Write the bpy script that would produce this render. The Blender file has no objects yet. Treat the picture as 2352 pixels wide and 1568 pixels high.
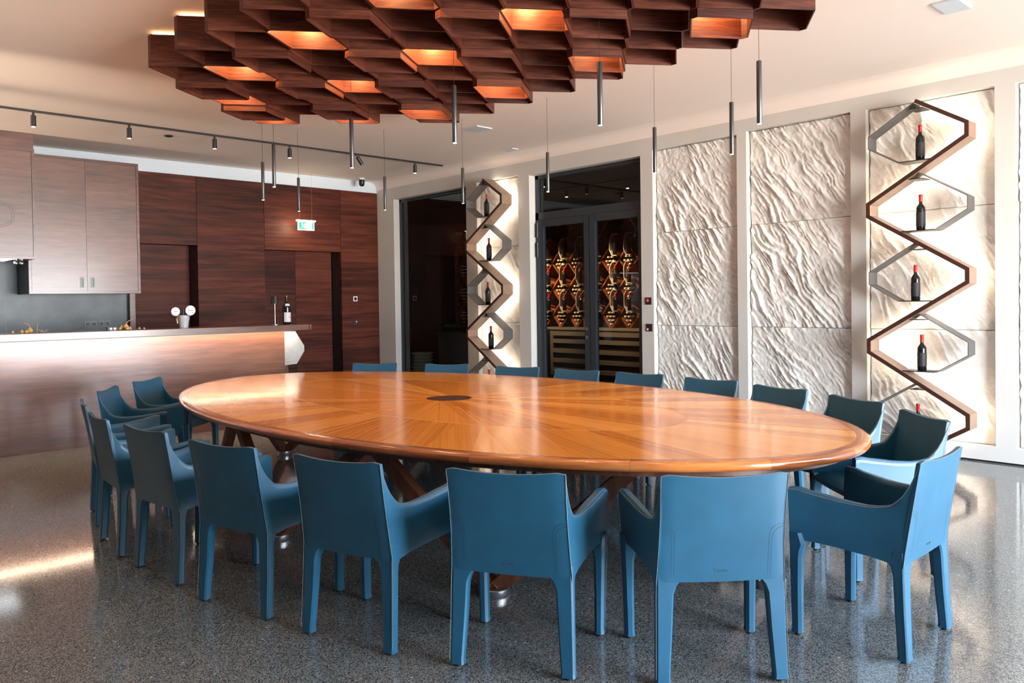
import bpy, bmesh, math, random
from math import sin, cos, pi, radians, atan2, hypot
from mathutils import Vector, Matrix, noise
random.seed(7)
S = bpy.context.scene
COL = S.collection

# ------------------------------------------------------------------ camera
cam = bpy.data.cameras.new('camera')
cam.sensor_fit = 'HORIZONTAL'; cam.sensor_width = 36.0
cam.lens = 1840.3 * 36.0 / 2352.0
cam.shift_y = (721.94 - 784.0) / 2352.0
cam.clip_start = 0.05; cam.clip_end = 200
camo = bpy.data.objects.new('camera', cam); COL.objects.link(camo)
R_ = Vector((0.68539472, 0.72803072, -0.01432999)); U_ = Vector((-0.00284274, 0.02235447, 0.99974607)); F_ = Vector((-0.72816619, 0.68517994, -0.01739124))
camo.matrix_world = Matrix(((R_.x, U_.x, -F_.x, 0), (R_.y, U_.y, -F_.y, 0), (R_.z, U_.z, -F_.z, 1.46), (0, 0, 0, 1)))
S.camera = camo

# ------------------------------------------------------------------ view, world, sun, window light
S.view_settings.view_transform = 'Standard'
S.view_settings.look = 'None'
S.view_settings.gamma = 1.0
S.view_settings.use_curve_mapping = False
S.view_settings.exposure = 0.8
try:
    S.cycles.max_bounces = 8; S.cycles.diffuse_bounces = 4; S.cycles.glossy_bounces = 4
    S.cycles.transmission_bounces = 6; S.cycles.transparent_max_bounces = 12
    S.cycles.sample_clamp_indirect = 6.0
    S.cycles.blur_glossy = 1.0; S.cycles.caustics_reflective = True; S.cycles.caustics_refractive = False
except Exception:
    pass
W = bpy.data.worlds.new('overcast_sky'); S.world = W; W.use_nodes = True
wn = W.node_tree; wn.nodes.clear()
wo = wn.nodes.new('ShaderNodeOutputWorld'); wb = wn.nodes.new('ShaderNodeBackground')
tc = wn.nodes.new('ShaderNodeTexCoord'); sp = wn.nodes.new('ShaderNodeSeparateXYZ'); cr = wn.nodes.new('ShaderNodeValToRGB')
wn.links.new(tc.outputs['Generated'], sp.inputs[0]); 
# direction z from -1..1 to 0..1: made-up ground glow below the horizon, shaped to light the ceiling evenly, hazy blue-white sky above
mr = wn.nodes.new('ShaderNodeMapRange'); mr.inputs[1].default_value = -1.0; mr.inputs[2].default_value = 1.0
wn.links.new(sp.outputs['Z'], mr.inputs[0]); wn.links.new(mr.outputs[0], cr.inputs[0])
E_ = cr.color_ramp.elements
E_[0].position = 0.18; E_[0].color = (0.13, 0.115, 0.10, 1)      # made-up dark ground, keeps the ceiling near the windows dimmer
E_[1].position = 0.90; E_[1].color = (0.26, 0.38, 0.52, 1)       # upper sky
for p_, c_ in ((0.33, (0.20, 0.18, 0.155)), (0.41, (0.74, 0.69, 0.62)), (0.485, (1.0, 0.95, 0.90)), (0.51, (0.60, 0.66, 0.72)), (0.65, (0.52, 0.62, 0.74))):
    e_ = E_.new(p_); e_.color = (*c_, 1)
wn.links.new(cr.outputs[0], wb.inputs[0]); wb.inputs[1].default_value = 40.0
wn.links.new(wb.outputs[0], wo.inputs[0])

sun = bpy.data.lights.new('sun', 'SUN'); sun.energy = 5.5; sun.angle = radians(2.0); sun.color = (1.0, 0.80, 0.62)
suno = bpy.data.objects.new('sun', sun); COL.objects.link(suno); suno.location = (12, 2, 6)
suno.rotation_euler = Vector((-1.0, -0.03, -0.56)).to_track_quat('-Z', 'Y').to_euler()

XW = 3.8                                   # window wall
WINS = [(2.1, 3.8), (3.95, 5.6), (5.75, 7.5)]
WZ = (0.04, 2.75)
for y0, y1 in WINS:                        # light portals: they only guide the sampling of the sky
    L = bpy.data.lights.new('window_portal', 'AREA'); L.shape = 'RECTANGLE'; L.size = y1 - y0; L.size_y = WZ[1] - WZ[0]
    L.cycles.is_portal = True
    o = bpy.data.objects.new('window_portal', L); COL.objects.link(o)
    o.matrix_world = Matrix.Translation((XW + 0.02, (y0 + y1) / 2, sum(WZ) / 2)) @ Matrix(((0, 0, 1, 0), (1, 0, 0, 0), (0, 1, 0, 0), (0, 0, 0, 1)))

# ------------------------------------------------------------------ helpers
def new_mat(name):
    m = bpy.data.materials.new(name); m.use_nodes = True
    nt = m.node_tree; b = nt.nodes['Principled BSDF']
    return m, nt, b
def N(nt, t, **kw):
    n = nt.nodes.new(t)
    for k, v in kw.items():
        if hasattr(n, k): setattr(n, k, v)
        else: n.inputs[k].default_value = v
    return n
def plain(name, col, rough=0.5, metal=0.0, spec=0.5, emis=None, es=0.0, bump=None, var=0.0, varscale=6.0):
    m, nt, b = new_mat(name)
    b.inputs['Base Color'].default_value = (*col, 1); b.inputs['Roughness'].default_value = rough
    b.inputs['Metallic'].default_value = metal; b.inputs['Specular IOR Level'].default_value = spec
    if emis:
        b.inputs['Emission Color'].default_value = (*emis, 1); b.inputs['Emission Strength'].default_value = es
    t = N(nt, 'ShaderNodeTexCoord')
    if var or bump:
        nz = N(nt, 'ShaderNodeTexNoise', Scale=varscale, Detail=5.0)
        nt.links.new(t.outputs['Object'], nz.inputs['Vector'])
        if var:
            r = N(nt, 'ShaderNodeValToRGB')
            r.color_ramp.elements[0].position = 0.3; r.color_ramp.elements[1].position = 0.7
            r.color_ramp.elements[0].color = (*[c * (1 - var) for c in col], 1); r.color_ramp.elements[1].color = (*[min(1, c * (1 + var)) for c in col], 1)
            nt.links.new(nz.outputs[0], r.inputs[0]); nt.links.new(r.outputs[0], b.inputs['Base Color'])
    if bump:
        nz2 = N(nt, 'ShaderNodeTexNoise', Scale=bump[0], Detail=4.0); nt.links.new(t.outputs['Object'], nz2.inputs['Vector'])
        bp = N(nt, 'ShaderNodeBump', Strength=bump[1], Distance=bump[2]); nt.links.new(nz2.outputs[0], bp.inputs['Height']); nt.links.new(bp.outputs[0], b.inputs['Normal'])
    return m
def wood(name, dark, mid, light, scl, rough=0.35, uv=False, rnd=0.25, bigw=0.9, spec=0.5, nw=1.0, coat=0.0, bands=1.0, rot=(0, 0, 0), figure=0.5):
    """scl: per-axis frequency; low along the grain, high across it"""
    m, nt, b = new_mat(name); lk = nt.links.new
    t = N(nt, 'ShaderNodeTexCoord'); mp = N(nt, 'ShaderNodeMapping'); mp.inputs['Scale'].default_value = scl; mp.inputs['Rotation'].default_value = rot
    oi = N(nt, 'ShaderNodeObjectInfo')
    off = N(nt, 'ShaderNodeVectorMath', operation='MULTIPLY_ADD')
    cb = N(nt, 'ShaderNodeCombineXYZ')
    for k in range(3): lk(oi.outputs['Random'], cb.inputs[k])
    off.inputs[1].default_value = (37.0, 53.0, 71.0)
    lk(t.outputs['UV' if uv else 'Object'], mp.inputs[0])
    lk(cb.outputs[0], off.inputs[0]); lk(mp.outputs[0], off.inputs[2])
    fig = N(nt, 'ShaderNodeTexNoise', Scale=0.55, Detail=3.0, Roughness=0.5, Distortion=0.9); lk(off.outputs[0], fig.inputs['Vector'])
    mul = N(nt, 'ShaderNodeMath', operation='MULTIPLY'); mul.inputs[1].default_value = 9.0 * bands; lk(fig.outputs[0], mul.inputs[0])
    sn = N(nt, 'ShaderNodeMath', operation='SINE'); mul2 = N(nt, 'ShaderNodeMath', operation='MULTIPLY'); mul2.inputs[1].default_value = 6.28; lk(mul.outputs[0], mul2.inputs[0]); lk(mul2.outputs[0], sn.inputs[0])
    fine = N(nt, 'ShaderNodeTexNoise', Scale=3.2, Detail=6.0, Roughness=0.65); lk(off.outputs[0], fine.inputs['Vector'])
    big = N(nt, 'ShaderNodeTexNoise', Scale=0.28, Detail=2.0); lk(off.outputs[0], big.inputs['Vector'])
    a1 = N(nt, 'ShaderNodeMath', operation='MULTIPLY_ADD'); a1.inputs[1].default_value = 0.10 * figure; lk(sn.outputs[0], a1.inputs[0]); lk(fine.outputs[0], a1.inputs[2])
    a2 = N(nt, 'ShaderNodeMath', operation='MULTIPLY_ADD'); a2.inputs[1].default_value = bigw; a2.inputs[2].default_value = -bigw / 2; lk(big.outputs[0], a2.inputs[0])
    a3 = N(nt, 'ShaderNodeMath', operation='ADD'); lk(a1.outputs[0], a3.inputs[0]); lk(a2.outputs[0], a3.inputs[1])
    a4 = N(nt, 'ShaderNodeMath', operation='MULTIPLY_ADD'); a4.inputs[1].default_value = rnd; lk(oi.outputs['Random'], a4.inputs[0])
    a5 = N(nt, 'ShaderNodeMath', operation='MULTIPLY_ADD'); a5.inputs[1].default_value = nw; a5.inputs[2].default_value = 0.5 - 0.5 * nw - rnd / 2; lk(a3.outputs[0], a5.inputs[0]); lk(a5.outputs[0], a4.inputs[2])
    cr_ = N(nt, 'ShaderNodeValToRGB'); e = cr_.color_ramp.elements
    e[0].position = 0.28; e[0].color = (*dark, 1); e[1].position = 0.72; e[1].color = (*light, 1)
    n = e.new(0.5); n.color = (*mid, 1)
    lk(a4.outputs[0], cr_.inputs[0]); lk(cr_.outputs[0], b.inputs['Base Color'])
    b.inputs['Roughness'].default_value = rough
    b.inputs['Specular IOR Level'].default_value = spec; b.inputs['Coat Weight'].default_value = coat; b.inputs['Coat Roughness'].default_value = rough * 0.5
    bp = N(nt, 'ShaderNodeBump', Strength=0.06, Distance=0.002); lk(fine.outputs[0], bp.inputs['Height']); lk(bp.outputs[0], b.inputs['Normal'])
    return m
def emit(name, col, s):
    m, nt, b = new_mat(name)
    b.inputs['Base Color'].default_value = (*col, 1); b.inputs['Emission Color'].default_value = (*col, 1); b.inputs['Emission Strength'].default_value = s
    b.inputs['Roughness'].default_value = 0.6
    return m
def glass(name, tint=(1, 1, 1), refl=1.0):
    m = bpy.data.materials.new(name); m.use_nodes = True; nt = m.node_tree; nt.nodes.clear()
    o = N(nt, 'ShaderNodeOutputMaterial'); mx = N(nt, 'ShaderNodeMixShader'); tr = N(nt, 'ShaderNodeBsdfTransparent'); gl = N(nt, 'ShaderNodeBsdfGlossy'); fr = N(nt, 'ShaderNodeFresnel', IOR=1.5)
    ml = N(nt, 'ShaderNodeMath', operation='MULTIPLY'); ml.inputs[1].default_value = refl
    tr.inputs[0].default_value = (*tint, 1); gl.inputs['Roughness'].default_value = 0.0
    ge = N(nt, 'ShaderNodeNewGeometry'); iv = N(nt, 'ShaderNodeMath', operation='SUBTRACT'); iv.inputs[0].default_value = refl; nt.links.new(ge.outputs['Backfacing'], iv.inputs[1]); iv.use_clamp = True; nt.links.new(iv.outputs[0], ml.inputs[1])
    nt.links.new(fr.outputs[0], ml.inputs[0]); nt.links.new(ml.outputs[0], mx.inputs[0]); nt.links.new(tr.outputs[0], mx.inputs[1]); nt.links.new(gl.outputs[0], mx.inputs[2]); nt.links.new(mx.outputs[0], o.inputs[0])
    return m

class MB:
    def __init__(s): s.v = []; s.f = []; s.uv = {}
    def add(s, vs, fs):
        n = len(s.v); s.v += [tuple(v) for v in vs]; s.f += [tuple(i + n for i in f) for f in fs]
    def box(s, x0, x1, y0, y1, z0, z1):
        if x0 > x1: x0, x1 = x1, x0
        if y0 > y1: y0, y1 = y1, y0
        if z0 > z1: z0, z1 = z1, z0
        s.add([(x0, y0, z0), (x1, y0, z0), (x1, y1, z0), (x0, y1, z0), (x0, y0, z1), (x1, y0, z1), (x1, y1, z1), (x0, y1, z1)],
              [(0, 3, 2, 1), (4, 5, 6, 7), (0, 1, 5, 4), (1, 2, 6, 5), (2, 3, 7, 6), (3, 0, 4, 7)])
    def loft(s, rings, cap=True, closed=True):
        n = len(rings[0]); vs = [p for r in rings for p in r]; fs = []
        for i in range(len(rings) - 1):
            for j in range(n if closed else n - 1):
                k = (j + 1) % n
                fs.append((i * n + j, i * n + k, (i + 1) * n + k, (i + 1) * n + j))
        if cap:
            fs.append(tuple(range(n - 1, -1, -1))); fs.append(tuple((len(rings) - 1) * n + j for j in range(n)))
        s.add(vs, fs)
    def prism(s, poly, axis, a, b):
        def P(p, t):
            return {'x': (t, p[0], p[1]), 'y': (p[0], t, p[1]), 'z': (p[0], p[1], t)}[axis]
        s.loft([[P(p, a) for p in poly], [P(p, b) for p in poly]])
    def lathe(s, prof, c=(0, 0, 0), n=20, axis='z'):
        rings = []
        for r, z in prof:
            ring = []
            for k in range(n):
                a = 2 * pi * k / n; x, y = r * cos(a), r * sin(a)
                p = {'z': (x, y, z), 'y': (x, z, y), 'x': (z, x, y)}[axis]
                ring.append((c[0] + p[0], c[1] + p[1], c[2] + p[2]))
            rings.append(ring)
        s.loft(rings)
    def tube(s, pts, r, n=6, taper=None):
        rings = []; pts = [Vector(p) for p in pts]; up = None
        for i, p in enumerate(pts):
            d = (pts[min(i + 1, len(pts) - 1)] - pts[max(i - 1, 0)]).normalized()
            if up is None: up = Vector((0, 0, 1)) if abs(d.z) < 0.9 else Vector((1, 0, 0))
            a = d.cross(up).normalized(); b = a.cross(d).normalized(); up = b
            rr = r if taper is None else r * taper[i]
            rings.append([tuple(p + a * rr * cos(2 * pi * k / n) + b * rr * sin(2 * pi * k / n)) for k in range(n)])
        s.loft(rings)
    def beam(s, p0, p1, w, h, up=(0, 0, 1)):
        p0, p1 = Vector(p0), Vector(p1); d = (p1 - p0).normalized(); a = d.cross(Vector(up)).normalized(); b = a.cross(d).normalized()
        s.loft([[tuple(p + a * w / 2 * i + b * h / 2 * j) for i, j in ((-1, -1), (1, -1), (1, 1), (-1, 1))] for p in (p0, p1)])
    def mesh(s, name, smooth=None, bevel=0):
        me = bpy.data.meshes.new(name); me.from_pydata(s.v, [], s.f)
        bm = bmesh.new(); bm.from_mesh(me); bmesh.ops.recalc_face_normals(bm, faces=bm.faces)
        if bevel: bmesh.ops.bevel(bm, geom=[e for e in bm.edges if e.is_manifold and e.calc_face_angle(0) > 0.6], offset=bevel, segments=2, affect='EDGES', clamp_overlap=True)
        bm.to_mesh(me); bm.free()
        if smooth is not None:
            me.polygons.foreach_set('use_smooth', [True] * len(me.polygons)); me.set_sharp_from_angle(angle=radians(smooth))
        return me
def obj(name, mb, mat, parent=None, smooth=None, bevel=0, label=None):
    me = mb if isinstance(mb, bpy.types.Mesh) else mb.mesh(name, smooth, bevel)
    if mat and not me.materials: me.materials.append(mat)
    o = bpy.data.objects.new(name, me); COL.objects.link(o)
    if parent: o.parent = parent
    if label: o['label'] = label
    return o
def thing(name, label, cat, loc=(0, 0, 0), rz=0, group=None):
    o = bpy.data.objects.new(name, None); COL.objects.link(o); o.empty_display_size = 0.1
    o.location = loc; o.rotation_euler = (0, 0, rz); o['label'] = label; o['category'] = cat
    if group: o['group'] = group
    return o
def tag(o, label, cat, group=None):
    o['label'] = label; o['category'] = cat
    if group: o['group'] = group
    return o
def struct(name, mb, mat, smooth=None):
    o = obj(name, mb, mat, None, smooth); o['kind'] = 'structure'; return o
def dup(root, loc, rz, label, group=None):
    r = root.copy(); COL.objects.link(r); r.location = loc; r.rotation_euler = (0, 0, rz); r['label'] = label
    if group: r['group'] = group
    for ch in list(root.children):
        c = ch.copy(); COL.objects.link(c); c.parent = r
        for g in ch.children:
            d = g.copy(); COL.objects.link(d); d.parent = c
    return r
def light(kind, name, loc, energy, col=(1, 0.78, 0.55), target=None, parent=None, **kw):
    L = bpy.data.lights.new(name, kind); L.energy = energy; L.color = col
    for k, v in kw.items(): setattr(L, k, v)
    o = bpy.data.objects.new(name, L); COL.objects.link(o); o.location = loc
    if target is not None: o.rotation_euler = (Vector(target) - Vector(loc)).to_track_quat('-Z', 'Y').to_euler()
    if parent: o.parent = parent
    return o

# ------------------------------------------------------------------ materials
M = {}
M['plaster'] = plain('beige_plaster', (0.62, 0.61, 0.58), 0.75, bump=(60, 0.12, 0.002), var=0.05, varscale=1.5)
M['ceiling'] = plain('ceiling_paint', (0.88, 0.80, 0.74), 0.8)
M['white'] = plain('white_paint', (0.60, 0.68, 0.76), 0.7)
M['stone'] = plain('limestone_relief', (0.78, 0.76, 0.72), 0.7, bump=(60, 0.5, 0.006), var=0.12, varscale=5)
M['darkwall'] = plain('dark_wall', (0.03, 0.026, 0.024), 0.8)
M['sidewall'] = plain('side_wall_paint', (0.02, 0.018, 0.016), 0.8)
M['walnut'] = wood('walnut_horizontal', (0.026, 0.006, 0.003), (0.070, 0.015, 0.008), (0.125, 0.031, 0.015), (0.30, 0.30, 5.0), 0.5, rnd=0.12, spec=0.2)
M['cabinet'] = wood('walnut_cabinet', (0.06, 0.022, 0.015), (0.125, 0.047, 0.031), (0.19, 0.080, 0.053), (0.7, 0.7, 7.0), 0.36, rnd=0.1, coat=0.4, figure=0.3, nw=0.8)
M['barfront'] = wood('walnut_bar', (0.07, 0.024, 0.012), (0.145, 0.052, 0.024), (0.22, 0.085, 0.038), (0.6, 0.6, 7.5), 0.33, rnd=0.1, coat=0.5, figure=0.3, nw=0.8)
M['comb'] = wood('walnut_comb', (0.040, 0.010, 0.006), (0.088, 0.022, 0.012), (0.14, 0.040, 0.020), (1.6, 1.6, 22.0), 0.5, rnd=0.15, spec=0.3)
M['table'] = wood('cherry_veneer', (0.46, 0.135, 0.022), (0.78, 0.30, 0.055), (0.95, 0.48, 0.13), (0.10, 20.0, 1.0), 0.16, uv=True, rnd=0.27, bigw=0.22, coat=0.3, figure=0.0, nw=0.4)
M['rim'] = wood('cherry_rim', (0.26, 0.065, 0.016), (0.42, 0.12, 0.028), (0.55, 0.19, 0.048), (1.2, 14.0, 1.0), 0.2, uv=True, rnd=0.2, coat=0.5, figure=0.3)
M['beam'] = wood('walnut_beam', (0.05, 0.016, 0.009), (0.11, 0.036, 0.018), (0.17, 0.06, 0.03), (6, 6, 1.2), 0.4, rnd=0.1)
M['leather'] = plain('blue_leather', (0.010, 0.084, 0.155), 0.44, spec=0.55, bump=(260, 0.10, 0.0006), var=0.12, varscale=7)
M['leather_in'] = M['leather']
M['piping'] = plain('pale_edge', (0.13, 0.17, 0.21), 0.5)
M['stitch'] = plain('stitch_thread', (0.02, 0.05, 0.09), 0.7)
M['emboss'] = plain('embossed_leather', (0.04, 0.11, 0.17), 0.3)
M['rubber'] = plain('black_rubber', (0.012, 0.012, 0.014), 0.5)
M['metal'] = plain('brushed_steel', (0.45, 0.46, 0.47), 0.32, metal=1.0)
M['dullmetal'] = plain('dull_steel', (0.22, 0.25, 0.25), 0.5, metal=0.3)
M['gun'] = plain('gunmetal_tube', (0.10, 0.105, 0.11), 0.38, metal=0.7)
M['black'] = plain('black_metal', (0.012, 0.012, 0.013), 0.4)
M['anthra'] = plain('anthracite_frame', (0.028, 0.036, 0.044), 0.35)
M['steelribbon'] = plain('grey_sheet', (0.085, 0.08, 0.078), 0.5)
M['zig'] = plain('dark_walnut_lacquer', (0.050, 0.017, 0.011), 0.45, var=0.25, varscale=8)
M['sleeve'] = plain('dark_sleeve', (0.035, 0.010, 0.007), 0.7, spec=0.2)
M['sockplate'] = plain('socket_plate', (0.045, 0.05, 0.055), 0.3)
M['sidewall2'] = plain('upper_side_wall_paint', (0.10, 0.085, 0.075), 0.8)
M['inlay'] = plain('pale_inlay', (0.70, 0.36, 0.14), 0.35)
M['zigside'] = plain('bronzed_side', (0.24, 0.155, 0.11), 0.5, var=0.1, varscale=8)
M['holder'] = plain('pale_holder', (0.62, 0.56, 0.48), 0.4)
M['bottle'] = plain('black_bottle', (0.008, 0.008, 0.010), 0.22)
M['mattelabel'] = plain('matte_black_label', (0.020, 0.020, 0.024), 0.6)
M['red'] = plain('red_capsule', (0.55, 0.012, 0.012), 0.35)
M['paper'] = plain('paper_label', (0.62, 0.62, 0.64), 0.6)
M['badge'] = plain('white_badge', (0.85, 0.88, 0.90), 0.4)
M['grey_ink'] = plain('grey_ink', (0.35, 0.37, 0.40), 0.6)
M['gold'] = plain('dried_gold', (0.62, 0.36, 0.14), 0.45, var=0.25, varscale=40)
M['brass'] = plain('brass', (0.75, 0.50, 0.24), 0.3, metal=1.0)
M['ceramic'] = plain('pale_ceramic', (0.50, 0.53, 0.55), 0.3)
M['concrete'] = plain('pale_concrete', (0.42, 0.43, 0.43), 0.6, var=0.06, varscale=20)
M['splash'] = plain('slate_splashback', (0.105, 0.125, 0.135), 0.42, var=0.28, varscale=4)
M['glass'] = glass('window_glass', (0.80, 0.84, 0.84), 1.0)
M['warmled'] = emit('warm_led', (1.0, 0.80, 0.56), 30.0)
M['lamp'] = emit('lamp_face', (1.0, 0.82, 0.60), 18.0)
M['rack'] = wood('rack_wood', (0.08, 0.024, 0.009), (0.20, 0.058, 0.02), (0.34, 0.11, 0.04), (5, 5, 5), 0.5, rnd=0.2)
M['hoodlight'] = emit('hood_light', (0.9, 0.95, 1.0), 2.0)
M['grout'] = plain('pale_joint', (0.50, 0.46, 0.42), 0.5)
M['greybox'] = plain('taupe_laminate', (0.16, 0.145, 0.13), 0.6)
M['wicker'] = plain('pale_wicker', (0.42, 0.38, 0.30), 0.7, var=0.2, varscale=30)

def terrazzo():
    m, nt, b = new_mat('terrazzo'); lk = nt.links.new
    t = N(nt, 'ShaderNodeTexCoord')
    v1 = N(nt, 'ShaderNodeTexVoronoi', Scale=260.0); v2 = N(nt, 'ShaderNodeTexVoronoi', Scale=48.0); v3 = N(nt, 'ShaderNodeTexVoronoi', Scale=17.0)
    for v in (v1, v2, v3): lk(t.outputs['Object'], v.inputs['Vector'])
    r1 = N(nt, 'ShaderNodeValToRGB'); e = r1.color_ramp.elements
    e[0].position = 0.10; e[0].color = (0.028, 0.031, 0.034, 1); e[1].position = 0.95; e[1].color = (0.27, 0.275, 0.27, 1); k = e.new(0.5); k.color = (0.125, 0.145, 0.152, 1)
    s1 = N(nt, 'ShaderNodeSeparateColor'); lk(v1.outputs['Color'], s1.inputs[0]); lk(s1.outputs[0], r1.inputs[0])
    s2 = N(nt, 'ShaderNodeSeparateColor'); lk(v2.outputs['Color'], s2.inputs[0])
    g2 = N(nt, 'ShaderNodeMath', operation='GREATER_THAN'); g2.inputs[1].default_value = 0.93; lk(s2.outputs[0], g2.inputs[0])
    d2 = N(nt, 'ShaderNodeMath', operation='LESS_THAN'); d2.inputs[1].default_value = 0.28; lk(v2.outputs['Distance'], d2.inputs[0])
    k2 = N(nt, 'ShaderNodeMath', operation='MULTIPLY'); lk(g2.outputs[0], k2.inputs[0]); lk(d2.outputs[0], k2.inputs[1])
    m2 = N(nt, 'ShaderNodeMix', data_type='RGBA'); lk(k2.outputs[0], m2.inputs[0]); lk(r1.outputs[0], m2.inputs[6]); m2.inputs[7].default_value = (0.20, 0.20, 0.19, 1)
    s3 = N(nt, 'ShaderNodeSeparateColor'); lk(v3.outputs['Color'], s3.inputs[0])
    g3 = N(nt, 'ShaderNodeMath', operation='GREATER_THAN'); g3.inputs[1].default_value = 0.55; lk(s3.outputs[1], g3.inputs[0])
    d3 = N(nt, 'ShaderNodeMath', operation='LESS_THAN'); d3.inputs[1].default_value = 0.10; lk(v3.outputs['Distance'], d3.inputs[0])
    k3 = N(nt, 'ShaderNodeMath', operation='MULTIPLY'); lk(g3.outputs[0], k3.inputs[0]); lk(d3.outputs[0], k3.inputs[1])
    m3 = N(nt, 'ShaderNodeMix', data_type='RGBA'); lk(k3.outputs[0], m3.inputs[0]); lk(m2.outputs[2], m3.inputs[6]); m3.inputs[7].default_value = (0.22, 0.46, 0.70, 1)
    lk(m3.outputs[2], b.inputs['Base Color'])
    b.inputs['Roughness'].default_value = 0.09; b.inputs['Specular IOR Level'].default_value = 0.8
    return m
M['terrazzo'] = terrazzo()

# ------------------------------------------------------------------ room shell
YR = 7.736; XB = -11.537; ZC = 3.50; YL = -3.2
mb = MB(); mb.box(-16.2, XW + 0.3, YL - 0.3, 11.7, -0.2, -0.0012); floor = struct('floor', mb, M['grout'])
xs = [-11.90, -8.46, -5.0, XW]; ys = [YL, 0.18, 3.64, 7.10, YR + 0.12]
g = 0.0022
for i in range(len(xs)):
    for j in range(len(ys) - 1):
        x0 = (-12.3 if i == 0 else xs[i - 1]); x1 = xs[i]
        mb = MB(); mb.box(x0 + g, x1 - g, ys[j] + g, ys[j + 1] - g, -0.02, 0.0); obj('floor_slab', mb, M['terrazzo'], floor)
mb = MB(); mb.box(-14.6, -5.2, YR + 0.127, 11.6, -0.02, -0.001); obj('floor_slab', mb, M['terrazzo'], floor)
mb = MB(); mb.box(-12.4, XW + 0.3, YL - 0.3, YR + 0.14, ZC, ZC + 0.2); struct('ceiling', mb, M['ceiling'])
# coving along the right wall
pr = [(YR - 0.16, ZC + 0.01), (YR + 0.02, ZC + 0.01), (YR + 0.02, 3.365), (YR, 3.365)]
for k in range(1, 8):
    a = k / 8 * pi / 2; pr.append((YR - 0.16 + 0.16 * cos(a) ** 0.9, 3.365 + (ZC - 3.365) * sin(a)))
mb = MB(); mb.prism(pr, 'x', XB, XW); struct('trim_1', mb, M['ceiling'], 40)

# right wall: plaster frame with recesses
ops = [(-11.06, -9.19, 0.0, 3.17, 'glass'), (-8.944, -8.064, 0.14, 3.20, 'stone'), (-7.844, -5.943, 0.0, 3.17, 'glass'), (-5.765, -4.646, 0.14, 3.215, 'stone'),
       (-4.53, -3.408, 0.14, 3.235, 'stone'), (-3.261, -2.166, 0.14, 3.235, 'stone'), (-2.008, -0.90, 0.14, 3.235, 'stone')]
mb = MB(); D = 0.11
x = XB - 0.02
for x0, x1, z0, z1, kind in ops:
    mb.box(x, x0, YR, YR + 0.14, 0.015, 3.37)
    mb.box(x0, x1, YR, YR + 0.14, z1, 3.37)
    if z0 > 0: mb.box(x0, x1, YR, YR + 0.14, 0.015, z0)
    if kind == 'stone': mb.box(x0, x1, YR + D, YR + 0.14, z0, z1)
    x = x1
mb.box(x, XW, YR, YR + 0.14, 0.015, 3.37)
mb.box(XB - 0.3, XW, YR + 0.005, YR + 0.14, 3.37, ZC)
wall_right = struct('wall_right', mb, M['plaster'])
mb = MB(); mb.box(-9.19, -7.844, YR + 0.02, YR + 0.10, 0.0, 0.0155)
mb.box(-5.943, XW, YR + 0.02, YR + 0.10, 0.0, 0.0155); mb.box(XB, -11.06, YR + 0.02, YR + 0.10, 0.0, 0.0155); struct('baseboard_right', mb, M['black'])

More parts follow.
